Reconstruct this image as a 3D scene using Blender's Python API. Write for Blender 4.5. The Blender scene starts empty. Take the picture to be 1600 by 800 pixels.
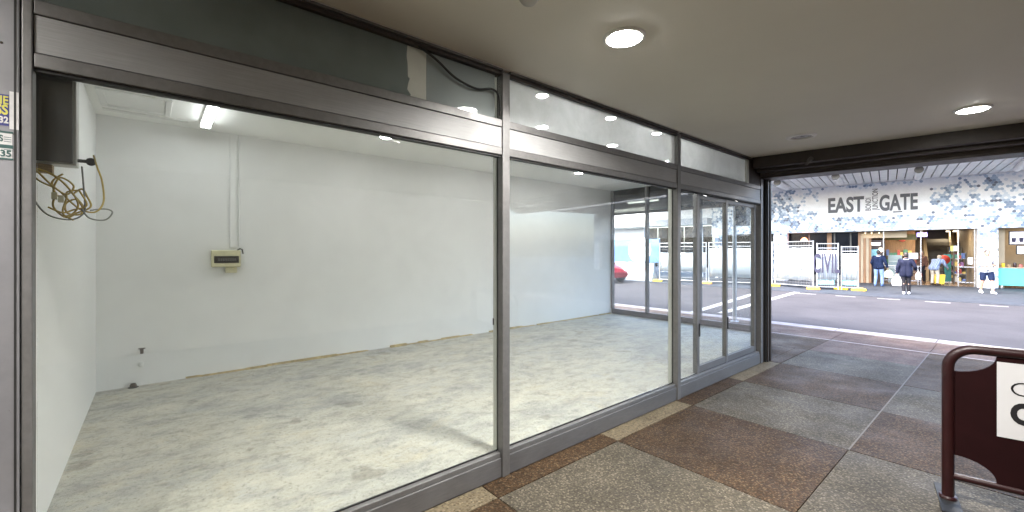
import bpy, bmesh, math, random
from mathutils import Vector, Matrix, noise

random.seed(7)
R = math.radians
S = bpy.context.scene
col = S.collection

# ------------------------------------------------------------------ camera
YAW = math.atan2(785, 663)
cam_d = bpy.data.cameras.new('camera')
cam_d.sensor_width = 36.0
cam_d.lens = 36.0 * 663 / 1600
cam_d.shift_y = -7 / 1600
cam_d.clip_start = 0.05
cam_d.clip_end = 600
cam = bpy.data.objects.new('camera', cam_d)
cam.location = (2.42, 0, 1.65)
cam.rotation_euler = (R(90), 0, YAW)
col.objects.link(cam)
S.camera = cam

# ------------------------------------------------------------------ world, sun, exposure
SUN_EL, SUN_AZ = 52, 200          # azimuth measured clockwise from +Y
w = bpy.data.worlds.new('World')
S.world = w
w.use_nodes = True
wn = w.node_tree
sky = wn.nodes.new('ShaderNodeTexSky')
sky.sky_type = 'NISHITA'
sky.sun_disc = False
sky.sun_elevation = R(SUN_EL)
sky.sun_rotation = R(SUN_AZ)
sky.air_density = 1.0
sky.dust_density = 4.0
sky.ozone_density = 1.0
bg = wn.nodes['Background']
bg.inputs['Strength'].default_value = 0.15
wn.links.new(sky.outputs[0], bg.inputs[0])

sun_d = bpy.data.lights.new('sun', 'SUN')
sun_d.energy = 0.6
sun_d.angle = R(25)
sun_d.color = (1.0, 0.98, 0.95)
sun = bpy.data.objects.new('sun', sun_d)
sd = Vector((math.sin(R(SUN_AZ)) * math.cos(R(SUN_EL)), math.cos(R(SUN_AZ)) * math.cos(R(SUN_EL)), math.sin(R(SUN_EL))))
sun.rotation_euler = (-sd).to_track_quat('-Z', 'Y').to_euler()
col.objects.link(sun)

S.view_settings.view_transform = 'Standard'
S.view_settings.look = 'None'
S.view_settings.gamma = 1
S.view_settings.exposure = 3.6
S.render.engine = 'CYCLES'
S.cycles.use_denoising = True
S.cycles.max_bounces = 9
S.cycles.diffuse_bounces = 5
S.cycles.glossy_bounces = 4
S.cycles.transparent_max_bounces = 24
S.cycles.caustics_reflective = False
S.cycles.caustics_refractive = False
S.cycles.sample_clamp_indirect = 4.0

LAMP = 1.0      # common scale of the lit lamps

# ------------------------------------------------------------------ materials
def nodes(name):
    m = bpy.data.materials.new(name)
    m.use_nodes = True
    nt = m.node_tree
    return m, nt, nt.nodes['Principled BSDF']

def pos(nt, scale=(1, 1, 1)):
    g = nt.nodes.new('ShaderNodeNewGeometry')
    mp = nt.nodes.new('ShaderNodeMapping')
    mp.inputs['Scale'].default_value = scale
    nt.links.new(g.outputs['Position'], mp.inputs['Vector'])
    return mp.outputs[0]

def ntex(nt, vec, scale, detail=4, rough=0.55, dist=0.0):
    n = nt.nodes.new('ShaderNodeTexNoise')
    n.inputs['Scale'].default_value = scale
    n.inputs['Detail'].default_value = detail
    n.inputs['Roughness'].default_value = rough
    n.inputs['Distortion'].default_value = dist
    nt.links.new(vec, n.inputs['Vector'])
    return n.outputs['Fac']

def ramp(nt, fac, stops):
    r = nt.nodes.new('ShaderNodeValToRGB')
    e = r.color_ramp.elements
    while len(e) < len(stops):
        e.new(0.5)
    for i, (p, c) in enumerate(stops):
        e[i].position = p
        e[i].color = (c, c, c, 1) if not isinstance(c, tuple) else (c[0], c[1], c[2], 1)
    nt.links.new(fac, r.inputs[0])
    return r.outputs[0]

def mix(nt, a, b, fac, mode='MIX'):
    m = nt.nodes.new('ShaderNodeMix')
    m.data_type = 'RGBA'
    m.blend_type = mode
    for sock, v in ((m.inputs['Factor'], fac), (m.inputs['A'], a), (m.inputs['B'], b)):
        if hasattr(v, 'node'):
            nt.links.new(v, sock)
        elif isinstance(v, tuple):
            sock.default_value = (v[0], v[1], v[2], 1)
        else:
            sock.default_value = v
    return m.outputs['Result']

def bump(nt, b, h, strength=0.3, dist=0.01):
    n = nt.nodes.new('ShaderNodeBump')
    n.inputs['Strength'].default_value = strength
    n.inputs['Distance'].default_value = dist
    nt.links.new(h, n.inputs['Height'])
    nt.links.new(n.outputs[0], b.inputs['Normal'])

def plain(name, c, rough=0.5, metal=0.0, var=0.12, vs=6.0, bmp=0.0, bs=60.0, stretch=(1, 1, 1), emit=0.0, ec=None, spec=None):
    if spec is None: spec = 0.12 if rough >= 0.65 else 0.5
    m, nt, b = nodes(name)
    v = pos(nt, stretch)
    f = ntex(nt, v, vs, 5, 0.6)
    lo = tuple(max(0, k * (1 - var)) for k in c)
    hi = tuple(min(1, k * (1 + var)) for k in c)
    nt.links.new(ramp(nt, f, [(0.3, lo), (0.7, hi)]), b.inputs['Base Color'])
    b.inputs['Roughness'].default_value = rough
    b.inputs['Metallic'].default_value = metal
    b.inputs['Specular IOR Level'].default_value = spec
    if var > 0.02:
        r = ramp(nt, ntex(nt, v, vs * 3, 3), [(0.3, max(0, rough - 0.06)), (0.7, min(1, rough + 0.06))])
        nt.links.new(r, b.inputs['Roughness'])
    if bmp:
        bump(nt, b, ntex(nt, v, bs, 3), bmp, 0.004)
    if emit:
        b.inputs['Emission Color'].default_value = (*(ec or c), 1)
        b.inputs['Emission Strength'].default_value = emit
    return m

def emitter(name, c, strength):
    m = bpy.data.materials.new(name)
    m.use_nodes = True
    nt = m.node_tree
    b = nt.nodes['Principled BSDF']
    b.inputs['Base Color'].default_value = (0.8, 0.8, 0.8, 1)
    b.inputs['Emission Color'].default_value = (*c, 1)
    b.inputs['Emission Strength'].default_value = strength
    return m

def glass(name, tint=(0.96, 0.975, 0.97), haze=0.0, refl=1.0, dirt=0.012, hazecol=(0.8, 0.83, 0.85)):
    m = bpy.data.materials.new(name)
    m.use_nodes = True
    nt = m.node_tree
    nt.nodes.clear()
    out = nt.nodes.new('ShaderNodeOutputMaterial')
    tr = nt.nodes.new('ShaderNodeBsdfTransparent')
    tr.inputs[0].default_value = (*tint, 1)
    gl = nt.nodes.new('ShaderNodeBsdfGlossy')
    gl.inputs['Roughness'].default_value = 0.0
    lw = nt.nodes.new('ShaderNodeLayerWeight')
    lw.inputs[0].default_value = 0.5
    p = nt.nodes.new('ShaderNodeMath'); p.operation = 'POWER'; p.inputs[1].default_value = 5
    nt.links.new(lw.outputs['Facing'], p.inputs[0])
    mm = nt.nodes.new('ShaderNodeMath'); mm.operation = 'MULTIPLY_ADD'
    mm.inputs[1].default_value = 0.9 * refl; mm.inputs[2].default_value = 0.04 * refl
    nt.links.new(p.outputs[0], mm.inputs[0])
    df = nt.nodes.new('ShaderNodeBsdfDiffuse'); df.inputs[0].default_value = (*hazecol, 1)
    tl = nt.nodes.new('ShaderNodeBsdfTranslucent'); tl.inputs[0].default_value = (*hazecol, 1)
    hz = nt.nodes.new('ShaderNodeMixShader'); hz.inputs[0].default_value = 0.5
    nt.links.new(df.outputs[0], hz.inputs[1]); nt.links.new(tl.outputs[0], hz.inputs[2])
    v = pos(nt)
    d = ramp(nt, ntex(nt, v, 3.0, 6, 0.65, 0.4), [(0.35, haze + dirt * 0.3), (0.75, min(1, haze * 1.25 + dirt * 2))])
    m1 = nt.nodes.new('ShaderNodeMixShader')
    nt.links.new(d, m1.inputs[0]); nt.links.new(tr.outputs[0], m1.inputs[1]); nt.links.new(hz.outputs[0], m1.inputs[2])
    m2 = nt.nodes.new('ShaderNodeMixShader')
    nt.links.new(mm.outputs[0], m2.inputs[0]); nt.links.new(m1.outputs[0], m2.inputs[1]); nt.links.new(gl.outputs[0], m2.inputs[2])
    nt.links.new(m2.outputs[0], out.inputs[0])
    return m

def aggregate(name, cols, dark, grout, scale=78, mixlow=0.5):
    m, nt, b = nodes(name)
    v = pos(nt)
    vo = nt.nodes.new('ShaderNodeTexVoronoi')
    vo.inputs['Scale'].default_value = scale
    nt.links.new(v, vo.inputs['Vector'])
    sp = nt.nodes.new('ShaderNodeSeparateColor')
    nt.links.new(vo.outputs['Color'], sp.inputs[0])
    peb = ramp(nt, sp.outputs[0], [(i / (len(cols) - 1), c) for i, c in enumerate(cols)])
    edge = ramp(nt, vo.outputs['Distance'], [(0.45, 0.0), (0.75, 1.0)])
    c = mix(nt, peb, grout, edge)
    big = ramp(nt, ntex(nt, v, 1.1, 6, 0.6, 0.3), [(0.3, (0.72, 0.72, 0.73)), (0.7, (1.12, 1.1, 1.07))])
    c = mix(nt, c, big, 1.0, 'MULTIPLY')
    st = ramp(nt, ntex(nt, v, 4.2, 5, 0.7), [(0.60, (1, 1, 1)), (0.74, dark)])
    c = mix(nt, c, st, 0.7, 'MULTIPLY')
    gv = nt.nodes.new('ShaderNodeTexVoronoi'); gv.inputs['Scale'].default_value = 3.2
    nt.links.new(v, gv.inputs['Vector'])
    gum = ramp(nt, gv.outputs['Distance'], [(0.045, (0.5, 0.5, 0.5)), (0.07, (1, 1, 1))])
    c = mix(nt, c, gum, 0.75, 'MULTIPLY')
    wr = ramp(nt, ntex(nt, pos(nt, (1.0, 0.3, 1)), 1.6, 8, 0.7, 0.4), [(0.42, (0.80, 0.79, 0.78)), (0.6, (1.08, 1.07, 1.06))])
    c = mix(nt, c, wr, 0.9, 'MULTIPLY')
    nt.links.new(c, b.inputs['Base Color'])
    nt.links.new(ramp(nt, ntex(nt, v, 2.0, 5), [(0.3, 0.42), (0.7, 0.68)]), b.inputs['Roughness'])
    b.inputs['Specular IOR Level'].default_value = 0.1
    bump(nt, b, vo.outputs['Distance'], 0.5, -0.004)
    return m

M = {}
M['agg_brown'] = aggregate('brown pebble aggregate', [(0.026, 0.014, 0.007), (0.080, 0.046, 0.023), (0.040, 0.024, 0.013), (0.135, 0.094, 0.056), (0.024, 0.017, 0.011)], (0.6, 0.58, 0.55), (0.030, 0.021, 0.013))
M['agg_grey'] = aggregate('grey pebble aggregate', [(0.034, 0.030, 0.022), (0.104, 0.092, 0.069), (0.058, 0.050, 0.038), (0.18, 0.161, 0.124), (0.032, 0.028, 0.022)], (0.7, 0.68, 0.66), (0.060, 0.053, 0.040))
M['agg_red'] = aggregate('reddish pebble aggregate', [(0.07, 0.036, 0.028), (0.15, 0.095, 0.075), (0.10, 0.06, 0.045), (0.19, 0.14, 0.115), (0.055, 0.038, 0.033)], (0.7, 0.66, 0.64), (0.085, 0.062, 0.052))
M['agg_pale'] = aggregate('pale cement strip', [(0.06, 0.047, 0.028), (0.17, 0.14, 0.09), (0.11, 0.09, 0.06), (0.22, 0.185, 0.125), (0.05, 0.04, 0.026)], (0.55, 0.52, 0.46), (0.15, 0.128, 0.09), 70)
M['joint'] = plain('joint mortar', (0.16, 0.14, 0.12), 0.85, var=0.3, vs=20)
M['white_line'] = plain('pale paver strip', (0.36, 0.33, 0.32), 0.7, var=0.15, vs=15)
M['pale_joint'] = plain('pale joint strip', (0.15, 0.138, 0.128), 0.7, var=0.15, vs=15)

def concrete_floor():
    m, nt, b = nodes('ground concrete screed')
    v = pos(nt, (1, 1, 1))
    vs = pos(nt, (1.6, 1.0, 1))
    big = ntex(nt, vs, 0.8, 12, 0.70, 0.15)
    c = ramp(nt, big, [(0.33, (0.33, 0.333, 0.32)), (0.44, (0.43, 0.427, 0.395)), (0.53, (0.51, 0.495, 0.435)), (0.62, (0.53, 0.51, 0.44)), (0.72, (0.39, 0.39, 0.37))])
    f = ntex(nt, vs, 5.0, 12, 0.80, 0.25)
    c = mix(nt, c, ramp(nt, f, [(0.37, (0.62, 0.62, 0.61)), (0.5, (0.95, 0.945, 0.93)), (0.63, (1.13, 1.115, 1.08))]), 1.0, 'MULTIPLY')
    g = ramp(nt, ntex(nt, vs, 1.5, 12, 0.78, 0.2), [(0.53, 0.0), (0.66, 0.65)])
    c = mix(nt, c, (0.43, 0.44, 0.43), g)
    y = ramp(nt, ntex(nt, v, 1.9, 10, 0.75, 0.3), [(0.55, 0.0), (0.68, 0.5)])
    c = mix(nt, c, (0.56, 0.49, 0.35), y)
    w_ = ramp(nt, ntex(nt, vs, 3.1, 12, 0.8, 0.2), [(0.58, 0.0), (0.68, 0.55)])
    c = mix(nt, c, (0.60, 0.595, 0.56), w_)
    sp = ramp(nt, ntex(nt, v, 42, 8, 0.8), [(0.34, (0.40, 0.40, 0.38)), (0.47, (1, 1, 1))])
    c = mix(nt, c, sp, 0.85, 'MULTIPLY')
    wn_ = ramp(nt, ntex(nt, v, 2.4, 3, 0.5), [(0.665, (1, 1, 1)), (0.70, (0.62, 0.60, 0.56))])
    c = mix(nt, c, wn_, 0.6, 'MULTIPLY')
    vc = nt.nodes.new('ShaderNodeTexVoronoi'); vc.feature = 'DISTANCE_TO_EDGE'; vc.inputs['Scale'].default_value = 0.42
    vd = nt.nodes.new('ShaderNodeVectorMath'); vd.operation = 'ADD'
    nn = nt.nodes.new('ShaderNodeTexNoise'); nn.inputs['Scale'].default_value = 2.2; nn.inputs['Detail'].default_value = 8
    nt.links.new(v, nn.inputs['Vector']); nt.links.new(v, vd.inputs[0]); nt.links.new(nn.outputs['Color'], vd.inputs[1]); nt.links.new(vd.outputs[0], vc.inputs['Vector'])
    c = mix(nt, c, ramp(nt, vc.outputs['Distance'], [(0.0, (0.6, 0.58, 0.54)), (0.005, (1, 1, 1))]), 0.3, 'MULTIPLY')
    nt.links.new(c, b.inputs['Base Color'])
    nt.links.new(ramp(nt, f, [(0.3, 0.5), (0.7, 0.8)]), b.inputs['Roughness'])
    bump(nt, b, ntex(nt, v, 14, 8, 0.7), 0.35, 0.006)
    return m
M['screed'] = concrete_floor()

def wall_paint(name, c, var, scuff):
    m, nt, b = nodes(name)
    v = pos(nt)
    a = ramp(nt, ntex(nt, v, 0.6, 5, 0.6), [(0.3, tuple(k * (1 - var) for k in c)), (0.7, tuple(min(1, k * (1 + var * 0.6)) for k in c))])
    s = ramp(nt, ntex(nt, pos(nt, (1, 1, 0.5)), 9, 8, 0.75), [(0.63, (1, 1, 1)), (0.78, (1 - scuff, 1 - scuff, 1 - scuff * 1.1))])
    nt.links.new(mix(nt, a, s, 1.0, 'MULTIPLY'), b.inputs['Base Color'])
    b.inputs['Roughness'].default_value = 0.62
    bump(nt, b, ntex(nt, v, 160, 3), 0.12, 0.002)
    return m
M['wall'] = wall_paint('white wall paint', (0.79, 0.79, 0.775), 0.035, 0.06)
M['ceil_white'] = wall_paint('white ceiling paint', (0.90, 0.90, 0.87), 0.03, 0.05)
M['soffit'] = wall_paint('taupe soffit render', (0.72, 0.70, 0.625), 0.06, 0.07)
for n in M['soffit'].node_tree.nodes:
    if n.type == 'BUMP':
        n.inputs['Strength'].default_value = 0.35
M['darkbrown'] = plain('dark brown painted steel', (0.035, 0.027, 0.022), 0.5, var=0.25, vs=5)
M['black'] = plain('black rubber', (0.012, 0.012, 0.012), 0.6, var=0.2)

def brushed(name, c, rough, metal, stretch):
    m, nt, b = nodes(name)
    v = pos(nt, stretch)
    n = ntex(nt, v, 30, 6, 0.7)
    k = ntex(nt, pos(nt), 3.5, 6, 0.7)
    cc = mix(nt, ramp(nt, n, [(0.3, tuple(x * 0.88 for x in c)), (0.7, tuple(min(1, x * 1.1) for x in c))]),
             ramp(nt, k, [(0.35, (0.82, 0.82, 0.82)), (0.6, (1, 1, 1))]), 0.7, 'MULTIPLY')
    nt.links.new(cc, b.inputs['Base Color'])
    b.inputs['Metallic'].default_value = metal
    nt.links.new(ramp(nt, k, [(0.3, rough - 0.08), (0.7, rough + 0.1)]), b.inputs['Roughness'])
    bump(nt, b, n, 0.06, 0.002)
    return m
M['alu'] = brushed('anodised aluminium', (0.20, 0.197, 0.195), 0.47, 0.65, (1, 1, 1))
M['alu_header'] = brushed('brushed header panel', (0.33, 0.332, 0.332), 0.6, 0.45, (1, 0.15, 6))
M['alu_sill'] = brushed('weathered sill aluminium', (0.165, 0.162, 0.163), 0.52, 0.6, (1, 0.3, 3))
M['alu_in'] = plain('pale inner aluminium', (0.55, 0.56, 0.52), 0.45, 0.4, var=0.06)  # paler than the outer mullion: interior light put into the colour

def column_metal():
    m, nt, b = nodes('scuffed column cladding')
    v = pos(nt)
    c = ramp(nt, ntex(nt, v, 2.5, 6, 0.65), [(0.3, (0.20, 0.20, 0.215)), (0.7, (0.27, 0.27, 0.285))])
    s = ramp(nt, ntex(nt, v, 34, 7, 0.75, 0.5), [(0.655, (1, 1, 1)), (0.70, (0.25, 0.20, 0.15))])
    nt.links.new(mix(nt, c, s, 0.85, 'MULTIPLY'), b.inputs['Base Color'])
    b.inputs['Metallic'].default_value = 0.45
    nt.links.new(ramp(nt, ntex(nt, v, 6, 5), [(0.3, 0.34), (0.7, 0.55)]), b.inputs['Roughness'])
    return m
M['column'] = column_metal()
M['glass'] = glass('clear shop glass', dirt=0.022)
M['glass_far'] = glass('clear street glass', refl=0.8, dirt=0.006)
M['glass_haze'] = glass('hazy clerestory glass', haze=0.5, refl=1.3, dirt=0.02)
M['glass_tint'] = glass('grey tinted glass', tint=(0.30, 0.31, 0.29), haze=0.03, refl=0.8)
M['glass_dark'] = plain('dark window glass', (0.008, 0.009, 0.012), 0.12, var=0.1, spec=0.25)
M['film'] = plain('dark grey vinyl film', (0.165, 0.20, 0.20), 0.35, var=0.2, vs=3)
M['greypanel'] = plain('blue grey panel', (0.30, 0.335, 0.345), 0.4, var=0.1, vs=3)
M['whiteboard'] = plain('bare white board', (0.82, 0.80, 0.74), 0.6, var=0.08)
M['white'] = plain('white plastic', (0.75, 0.75, 0.73), 0.45, var=0.04)
M['cream'] = plain('aged cream plastic', (0.66, 0.62, 0.40), 0.45, var=0.08, vs=20)
M['darkplastic'] = plain('smoked plastic window', (0.02, 0.017, 0.014), 0.25, var=0.3, vs=40)
M['boxgrey'] = plain('dark grey cabinet paint', (0.085, 0.082, 0.075), 0.5, var=0.12)
M['boxlight'] = plain('grey cabinet side', (0.5, 0.5, 0.47), 0.5, var=0.08)
M['wood'] = plain('raw timber', (0.30, 0.21, 0.12), 0.65, var=0.3, vs=25, stretch=(1, 1, 6))
M['cable_y'] = plain('ochre cable sheath', (0.50, 0.36, 0.07), 0.5, var=0.2, vs=40)
M['cable_g'] = plain('grey cable sheath', (0.22, 0.23, 0.2), 0.5, var=0.1)
M['ochre'] = plain('ochre adhesive residue', (0.50, 0.40, 0.22), 0.85, var=0.35, vs=14)
M['rust'] = plain('dark pipe fitting', (0.06, 0.045, 0.035), 0.5, 0.4, var=0.3, vs=40)
M['lamp'] = emitter('lit diffuser', (1.0, 0.965, 0.91), 11.0)
M['lamp_shop'] = emitter('lit shop diffuser', (1.0, 0.985, 0.965), 16.0)
M['tube'] = emitter('lit fluorescent tube', (0.95, 0.98, 1.0), 1.3)
M['steel_ring'] = plain('satin trim ring', (0.78, 0.77, 0.74), 0.4, 0.0, var=0.05)
M['dimlens'] = plain('unlit lens', (0.20, 0.19, 0.17), 0.3, var=0.1)
M['maroon'] = plain('maroon powder coat', (0.020, 0.0035, 0.0045), 0.38, var=0.18, vs=9)
M['maroon_panel'] = plain('maroon panel', (0.014, 0.003, 0.0035), 0.66, var=0.15, vs=5)
M['sheet'] = plain('white printed sheet', (0.60, 0.60, 0.61), 0.5, var=0.02)
M['ink'] = plain('black print', (0.012, 0.012, 0.014), 0.5, var=0.05)
M['st_blue'] = plain('blue sticker', (0.035, 0.04, 0.20), 0.45, var=0.1, vs=30)
M['st_yellow'] = plain('yellow print', (0.62, 0.58, 0.10), 0.5, var=0.08)
M['st_green'] = plain('dark green print', (0.03, 0.09, 0.085), 0.5, var=0.1)
M['st_white'] = plain('worn white sticker', (0.62, 0.62, 0.62), 0.55, var=0.1, vs=40)

def asphalt():
    m, nt, b = nodes('ground asphalt')
    v = pos(nt)
    a = ramp(nt, ntex(nt, v, 0.5, 7, 0.62, 0.4), [(0.3, (0.044, 0.043, 0.048)), (0.7, (0.064, 0.062, 0.068))])
    f = ramp(nt, ntex(nt, v, 90, 4, 0.7), [(0.3, (0.7, 0.7, 0.7)), (0.7, (1.25, 1.25, 1.25))])
    c = mix(nt, a, f, 0.7, 'MULTIPLY')
    o = ramp(nt, ntex(nt, pos(nt, (0.35, 1.4, 1)), 1.2, 6, 0.7), [(0.60, (1, 1, 1)), (0.75, (0.72, 0.72, 0.74))])
    nt.links.new(mix(nt, c, o, 0.8, 'MULTIPLY'), b.inputs['Base Color'])
    b.inputs['Roughness'].default_value = 0.9
    b.inputs['Specular IOR Level'].default_value = 0.08
    bump(nt, b, ntex(nt, v, 120, 3), 0.4, 0.004)
    return m
M['asphalt'] = asphalt()
M['kerb'] = plain('kerb concrete', (0.27, 0.245, 0.24), 0.8, var=0.2, vs=5, bmp=0.2)
M['farpave'] = plain('ground blue grey pavement', (0.042, 0.048, 0.060), 0.7, var=0.2, vs=2.5, bmp=0.2)
M['paint'] = plain('worn road paint', (0.30, 0.30, 0.30), 0.7, var=0.25, vs=12)
HEXC = [(0.84, 0.85, 0.86), (0.64, 0.70, 0.765), (0.38, 0.47, 0.58), (0.21, 0.28, 0.39), (0.13, 0.15, 0.20)]
HEXM = [plain('hexagon cladding %s' % n, c, 0.45, var=0.06, vs=4) for n, c in zip(('white', 'ice', 'sky', 'steel', 'slate'), HEXC)]
M['signgrey'] = plain('dark grey lettering', (0.075, 0.08, 0.095), 0.45, var=0.05)
M['slat'] = plain('pale metal soffit slat', (0.80, 0.79, 0.80), 0.5, 0.1, var=0.08, vs=2)
M['darkgap'] = plain('dark soffit backing', (0.03, 0.03, 0.032), 0.8, var=0.1)
M['wallwhite'] = plain('white render', (0.74, 0.75, 0.76), 0.7, var=0.05, vs=1)
M['fasciagrey'] = plain('grey fascia', (0.36, 0.38, 0.41), 0.5, var=0.08, vs=2)
M['timber'] = plain('brown timber lining', (0.24, 0.13, 0.06), 0.5, var=0.25, vs=6, stretch=(4, 4, 0.5))
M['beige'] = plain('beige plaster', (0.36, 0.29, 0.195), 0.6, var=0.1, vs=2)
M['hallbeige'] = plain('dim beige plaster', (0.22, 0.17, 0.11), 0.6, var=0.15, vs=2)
M['malltile'] = plain('ground brown mall tile', (0.26, 0.17, 0.10), 0.25, var=0.2, vs=3)
M['chrome'] = plain('satin stainless', (0.58, 0.58, 0.59), 0.28, 0.85, var=0.05)
M['galv'] = plain('galvanised tube', (0.45, 0.47, 0.49), 0.4, 0.6, var=0.08)
M['banner'] = plain('white shade cloth', (0.32, 0.36, 0.39), 0.75, var=0.06, vs=3)
M['banner_blue'] = plain('blue hoarding print', (0.075, 0.155, 0.30), 0.6, var=0.3, vs=1.2)
M['faint'] = plain('faded print', (0.50, 0.47, 0.55), 0.7, var=0.1)
M['lilac'] = plain('grey lilac print', (0.05, 0.048, 0.075), 0.7, var=0.1)
M['tealp'] = plain('teal print', (0.20, 0.50, 0.52), 0.7, var=0.1)
M['yfoot'] = plain('yellow plastic block', (0.75, 0.50, 0.03), 0.5, var=0.12, vs=10)
M['ofoot'] = plain('orange plastic block', (0.72, 0.30, 0.05), 0.5, var=0.12, vs=10)
M['redtext'] = plain('red print', (0.62, 0.12, 0.10), 0.5, var=0.1)
M['turq'] = plain('turquoise laminate', (0.10, 0.50, 0.52), 0.4, var=0.05)
M['carred'] = plain('red car paint', (0.17, 0.008, 0.018), 0.22, 0.1, var=0.05)
M['tyre'] = plain('tyre rubber', (0.015, 0.015, 0.016), 0.8, var=0.15)
M['orangelamp'] = emitter('orange pendant glow', (1.0, 0.18, 0.03), 0.9)
M['warmlamp'] = emitter('warm lit lens', (1.0, 0.72, 0.4), 4.0)
M['striplamp'] = emitter('lit ceiling strip', (1.0, 0.93, 0.8), 0.9)
M['bluesign'] = emitter('lit violet sign', (0.14, 0.1, 0.75), 0.5)
M['screen1'] = emitter('lit grey screen', (0.5, 0.46, 0.62), 0.16)
M['screen2'] = emitter('lit navy screen', (0.01, 0.05, 0.16), 0.12)
M['cyan'] = emitter('lit cyan lettering', (0.05, 0.65, 0.9), 0.5)

# ------------------------------------------------------------------ mesh helpers
class MB:
    def __init__(s):
        s.v, s.f, s.sm, s.mi = [], [], [], []
    def add(s, verts, faces, smooth=False, mi=0):
        o = len(s.v)
        s.v += [tuple(p) for p in verts]
        for f in faces:
            s.f.append(tuple(i + o for i in f)); s.sm.append(smooth); s.mi.append(mi)
        return s
    def box(s, x0, x1, y0, y1, z0, z1, mi=0):
        v = [(x, y, z) for z in (z0, z1) for y in (y0, y1) for x in (x0, x1)]
        return s.add(v, [(0, 2, 3, 1), (4, 5, 7, 6), (0, 1, 5, 4), (2, 6, 7, 3), (0, 4, 6, 2), (1, 3, 7, 5)], False, mi)
    def prism(s, poly, z0, z1, mi=0):
        n = len(poly)
        v = [(x, y, z0) for x, y in poly] + [(x, y, z1) for x, y in poly]
        f = [tuple(range(n))[::-1], tuple(range(n, 2 * n))] + [(i, (i + 1) % n, n + (i + 1) % n, n + i) for i in range(n)]
        return s.add(v, f, False, mi)
    def extr(s, poly, axis, a, b, mi=0):
        # polygon in the two other axes, extruded along axis
        n = len(poly)
        def P(p, t):
            return (t, p[0], p[1]) if axis == 'x' else (p[0], t, p[1]) if axis == 'y' else (p[0], p[1], t)
        v = [P(p, a) for p in poly] + [P(p, b) for p in poly]
        f = [tuple(range(n))[::-1], tuple(range(n, 2 * n))] + [(i, (i + 1) % n, n + (i + 1) % n, n + i) for i in range(n)]
        return s.add(v, f, False, mi)
    def tube(s, pts, r, n=10, mi=0, closed=False):
        pts = [Vector(p) for p in pts]
        rs = r if isinstance(r, (list, tuple)) else [r] * len(pts)
        k = len(pts); ring = []
        up = None
        for i, p in enumerate(pts):
            if closed:
                t = pts[(i + 1) % k] - pts[i - 1]
            else:
                t = pts[min(i + 1, k - 1)] - pts[max(i - 1, 0)]
            if t.length < 1e-9: t = Vector((0, 0, 1))
            t.normalize()
            if up is None:
                up = t.orthogonal().normalized()
            up = (up - t * up.dot(t))
            if up.length < 1e-6: up = t.orthogonal()
            up.normalize()
            b = t.cross(up)
            ring.append([p + (up * math.cos(a) + b * math.sin(a)) * rs[i] for a in [2 * math.pi * j / n for j in range(n)]])
        v = [q for rg in ring for q in rg]
        f = []
        for i in range(k if closed else k - 1):
            for j in range(n):
                a0, a1 = i * n + j, i * n + (j + 1) % n
                b0, b1 = ((i + 1) % k) * n + j, ((i + 1) % k) * n + (j + 1) % n
                f.append((a0, a1, b1, b0))
        s.add(v, f, True, mi)
        if not closed:
            s.add(ring[0], [tuple(range(n))[::-1]], False, mi)
            s.add(ring[-1], [tuple(range(n))], False, mi)
        return s
    def lathe(s, prof, c, axis='z', n=24, mi=0):
        v, f = [], []
        for r, h in prof:
            for j in range(n):
                a = 2 * math.pi * j / n
                x, y = r * math.cos(a), r * math.sin(a)
                q = (x, y, h) if axis == 'z' else (x, h, y) if axis == 'y' else (h, x, y)
                v.append((c[0] + q[0], c[1] + q[1], c[2] + q[2]))
        for i in range(len(prof) - 1):
            for j in range(n):
                f.append((i * n + j, i * n + (j + 1) % n, (i + 1) * n + (j + 1) % n, (i + 1) * n + j))
        s.add(v, f, True, mi)
        if prof[0][0] > 1e-6: s.add(v[:n], [tuple(range(n))[::-1]], False, mi)
        if prof[-1][0] > 1e-6: s.add(v[-n:], [tuple(range(n))], False, mi)
        return s
    def ball(s, c, r, n=10, mi=0):
        r = r if isinstance(r, (tuple, list)) else (r, r, r)
        v, f = [], []
        m = n // 2 + 1
        for i in range(m + 1):
            ph = math.pi * i / m
            for j in range(n):
                a = 2 * math.pi * j / n
                v.append((c[0] + r[0] * math.sin(ph) * math.cos(a), c[1] + r[1] * math.sin(ph) * math.sin(a), c[2] + r[2] * math.cos(ph)))
        for i in range(m):
            for j in range(n):
                f.append((i * n + j, (i + 1) * n + j, (i + 1) * n + (j + 1) % n, i * n + (j + 1) % n))
        return s.add(v, f, True, mi)
    def capsule(s, a, ra, b, rb, n=12):
        a, b = Vector(a), Vector(b)
        d = b - a
        L = max(d.length, 1e-5)
        t = d / L
        pts, rs = [], []
        for k in range(4):
            ang = math.pi / 2 * (1 - k / 4)
            pts.append(a - t * ra * math.sin(ang)); rs.append(max(ra * math.cos(ang), 1e-4))
        for k in range(5):
            q = k / 4
            pts.append(a + d * q); rs.append(ra + (rb - ra) * q)
        for k in range(1, 5):
            ang = math.pi / 2 * k / 4
            pts.append(b + t * rb * math.sin(ang)); rs.append(max(rb * math.cos(ang), 1e-4))
        return s.tube(pts, rs, n)
    def mesh(s, name):
        me = bpy.data.meshes.new(name)
        me.from_pydata(s.v, [], s.f)
        me.polygons.foreach_set('use_smooth', s.sm)
        me.polygons.foreach_set('material_index', s.mi)
        me.update()
        bm = bmesh.new(); bm.from_mesh(me)
        bmesh.ops.recalc_face_normals(bm, faces=bm.faces)
        bm.to_mesh(me); bm.free()
        return me
    def build(s, name, mats, parent=None, bevel=0.0):
        me = s.mesh(name)
        for m in (mats if isinstance(mats, list) else [mats]):
            me.materials.append(M[m] if isinstance(m, str) else m)
        return put(name, me, parent, bevel)

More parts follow.
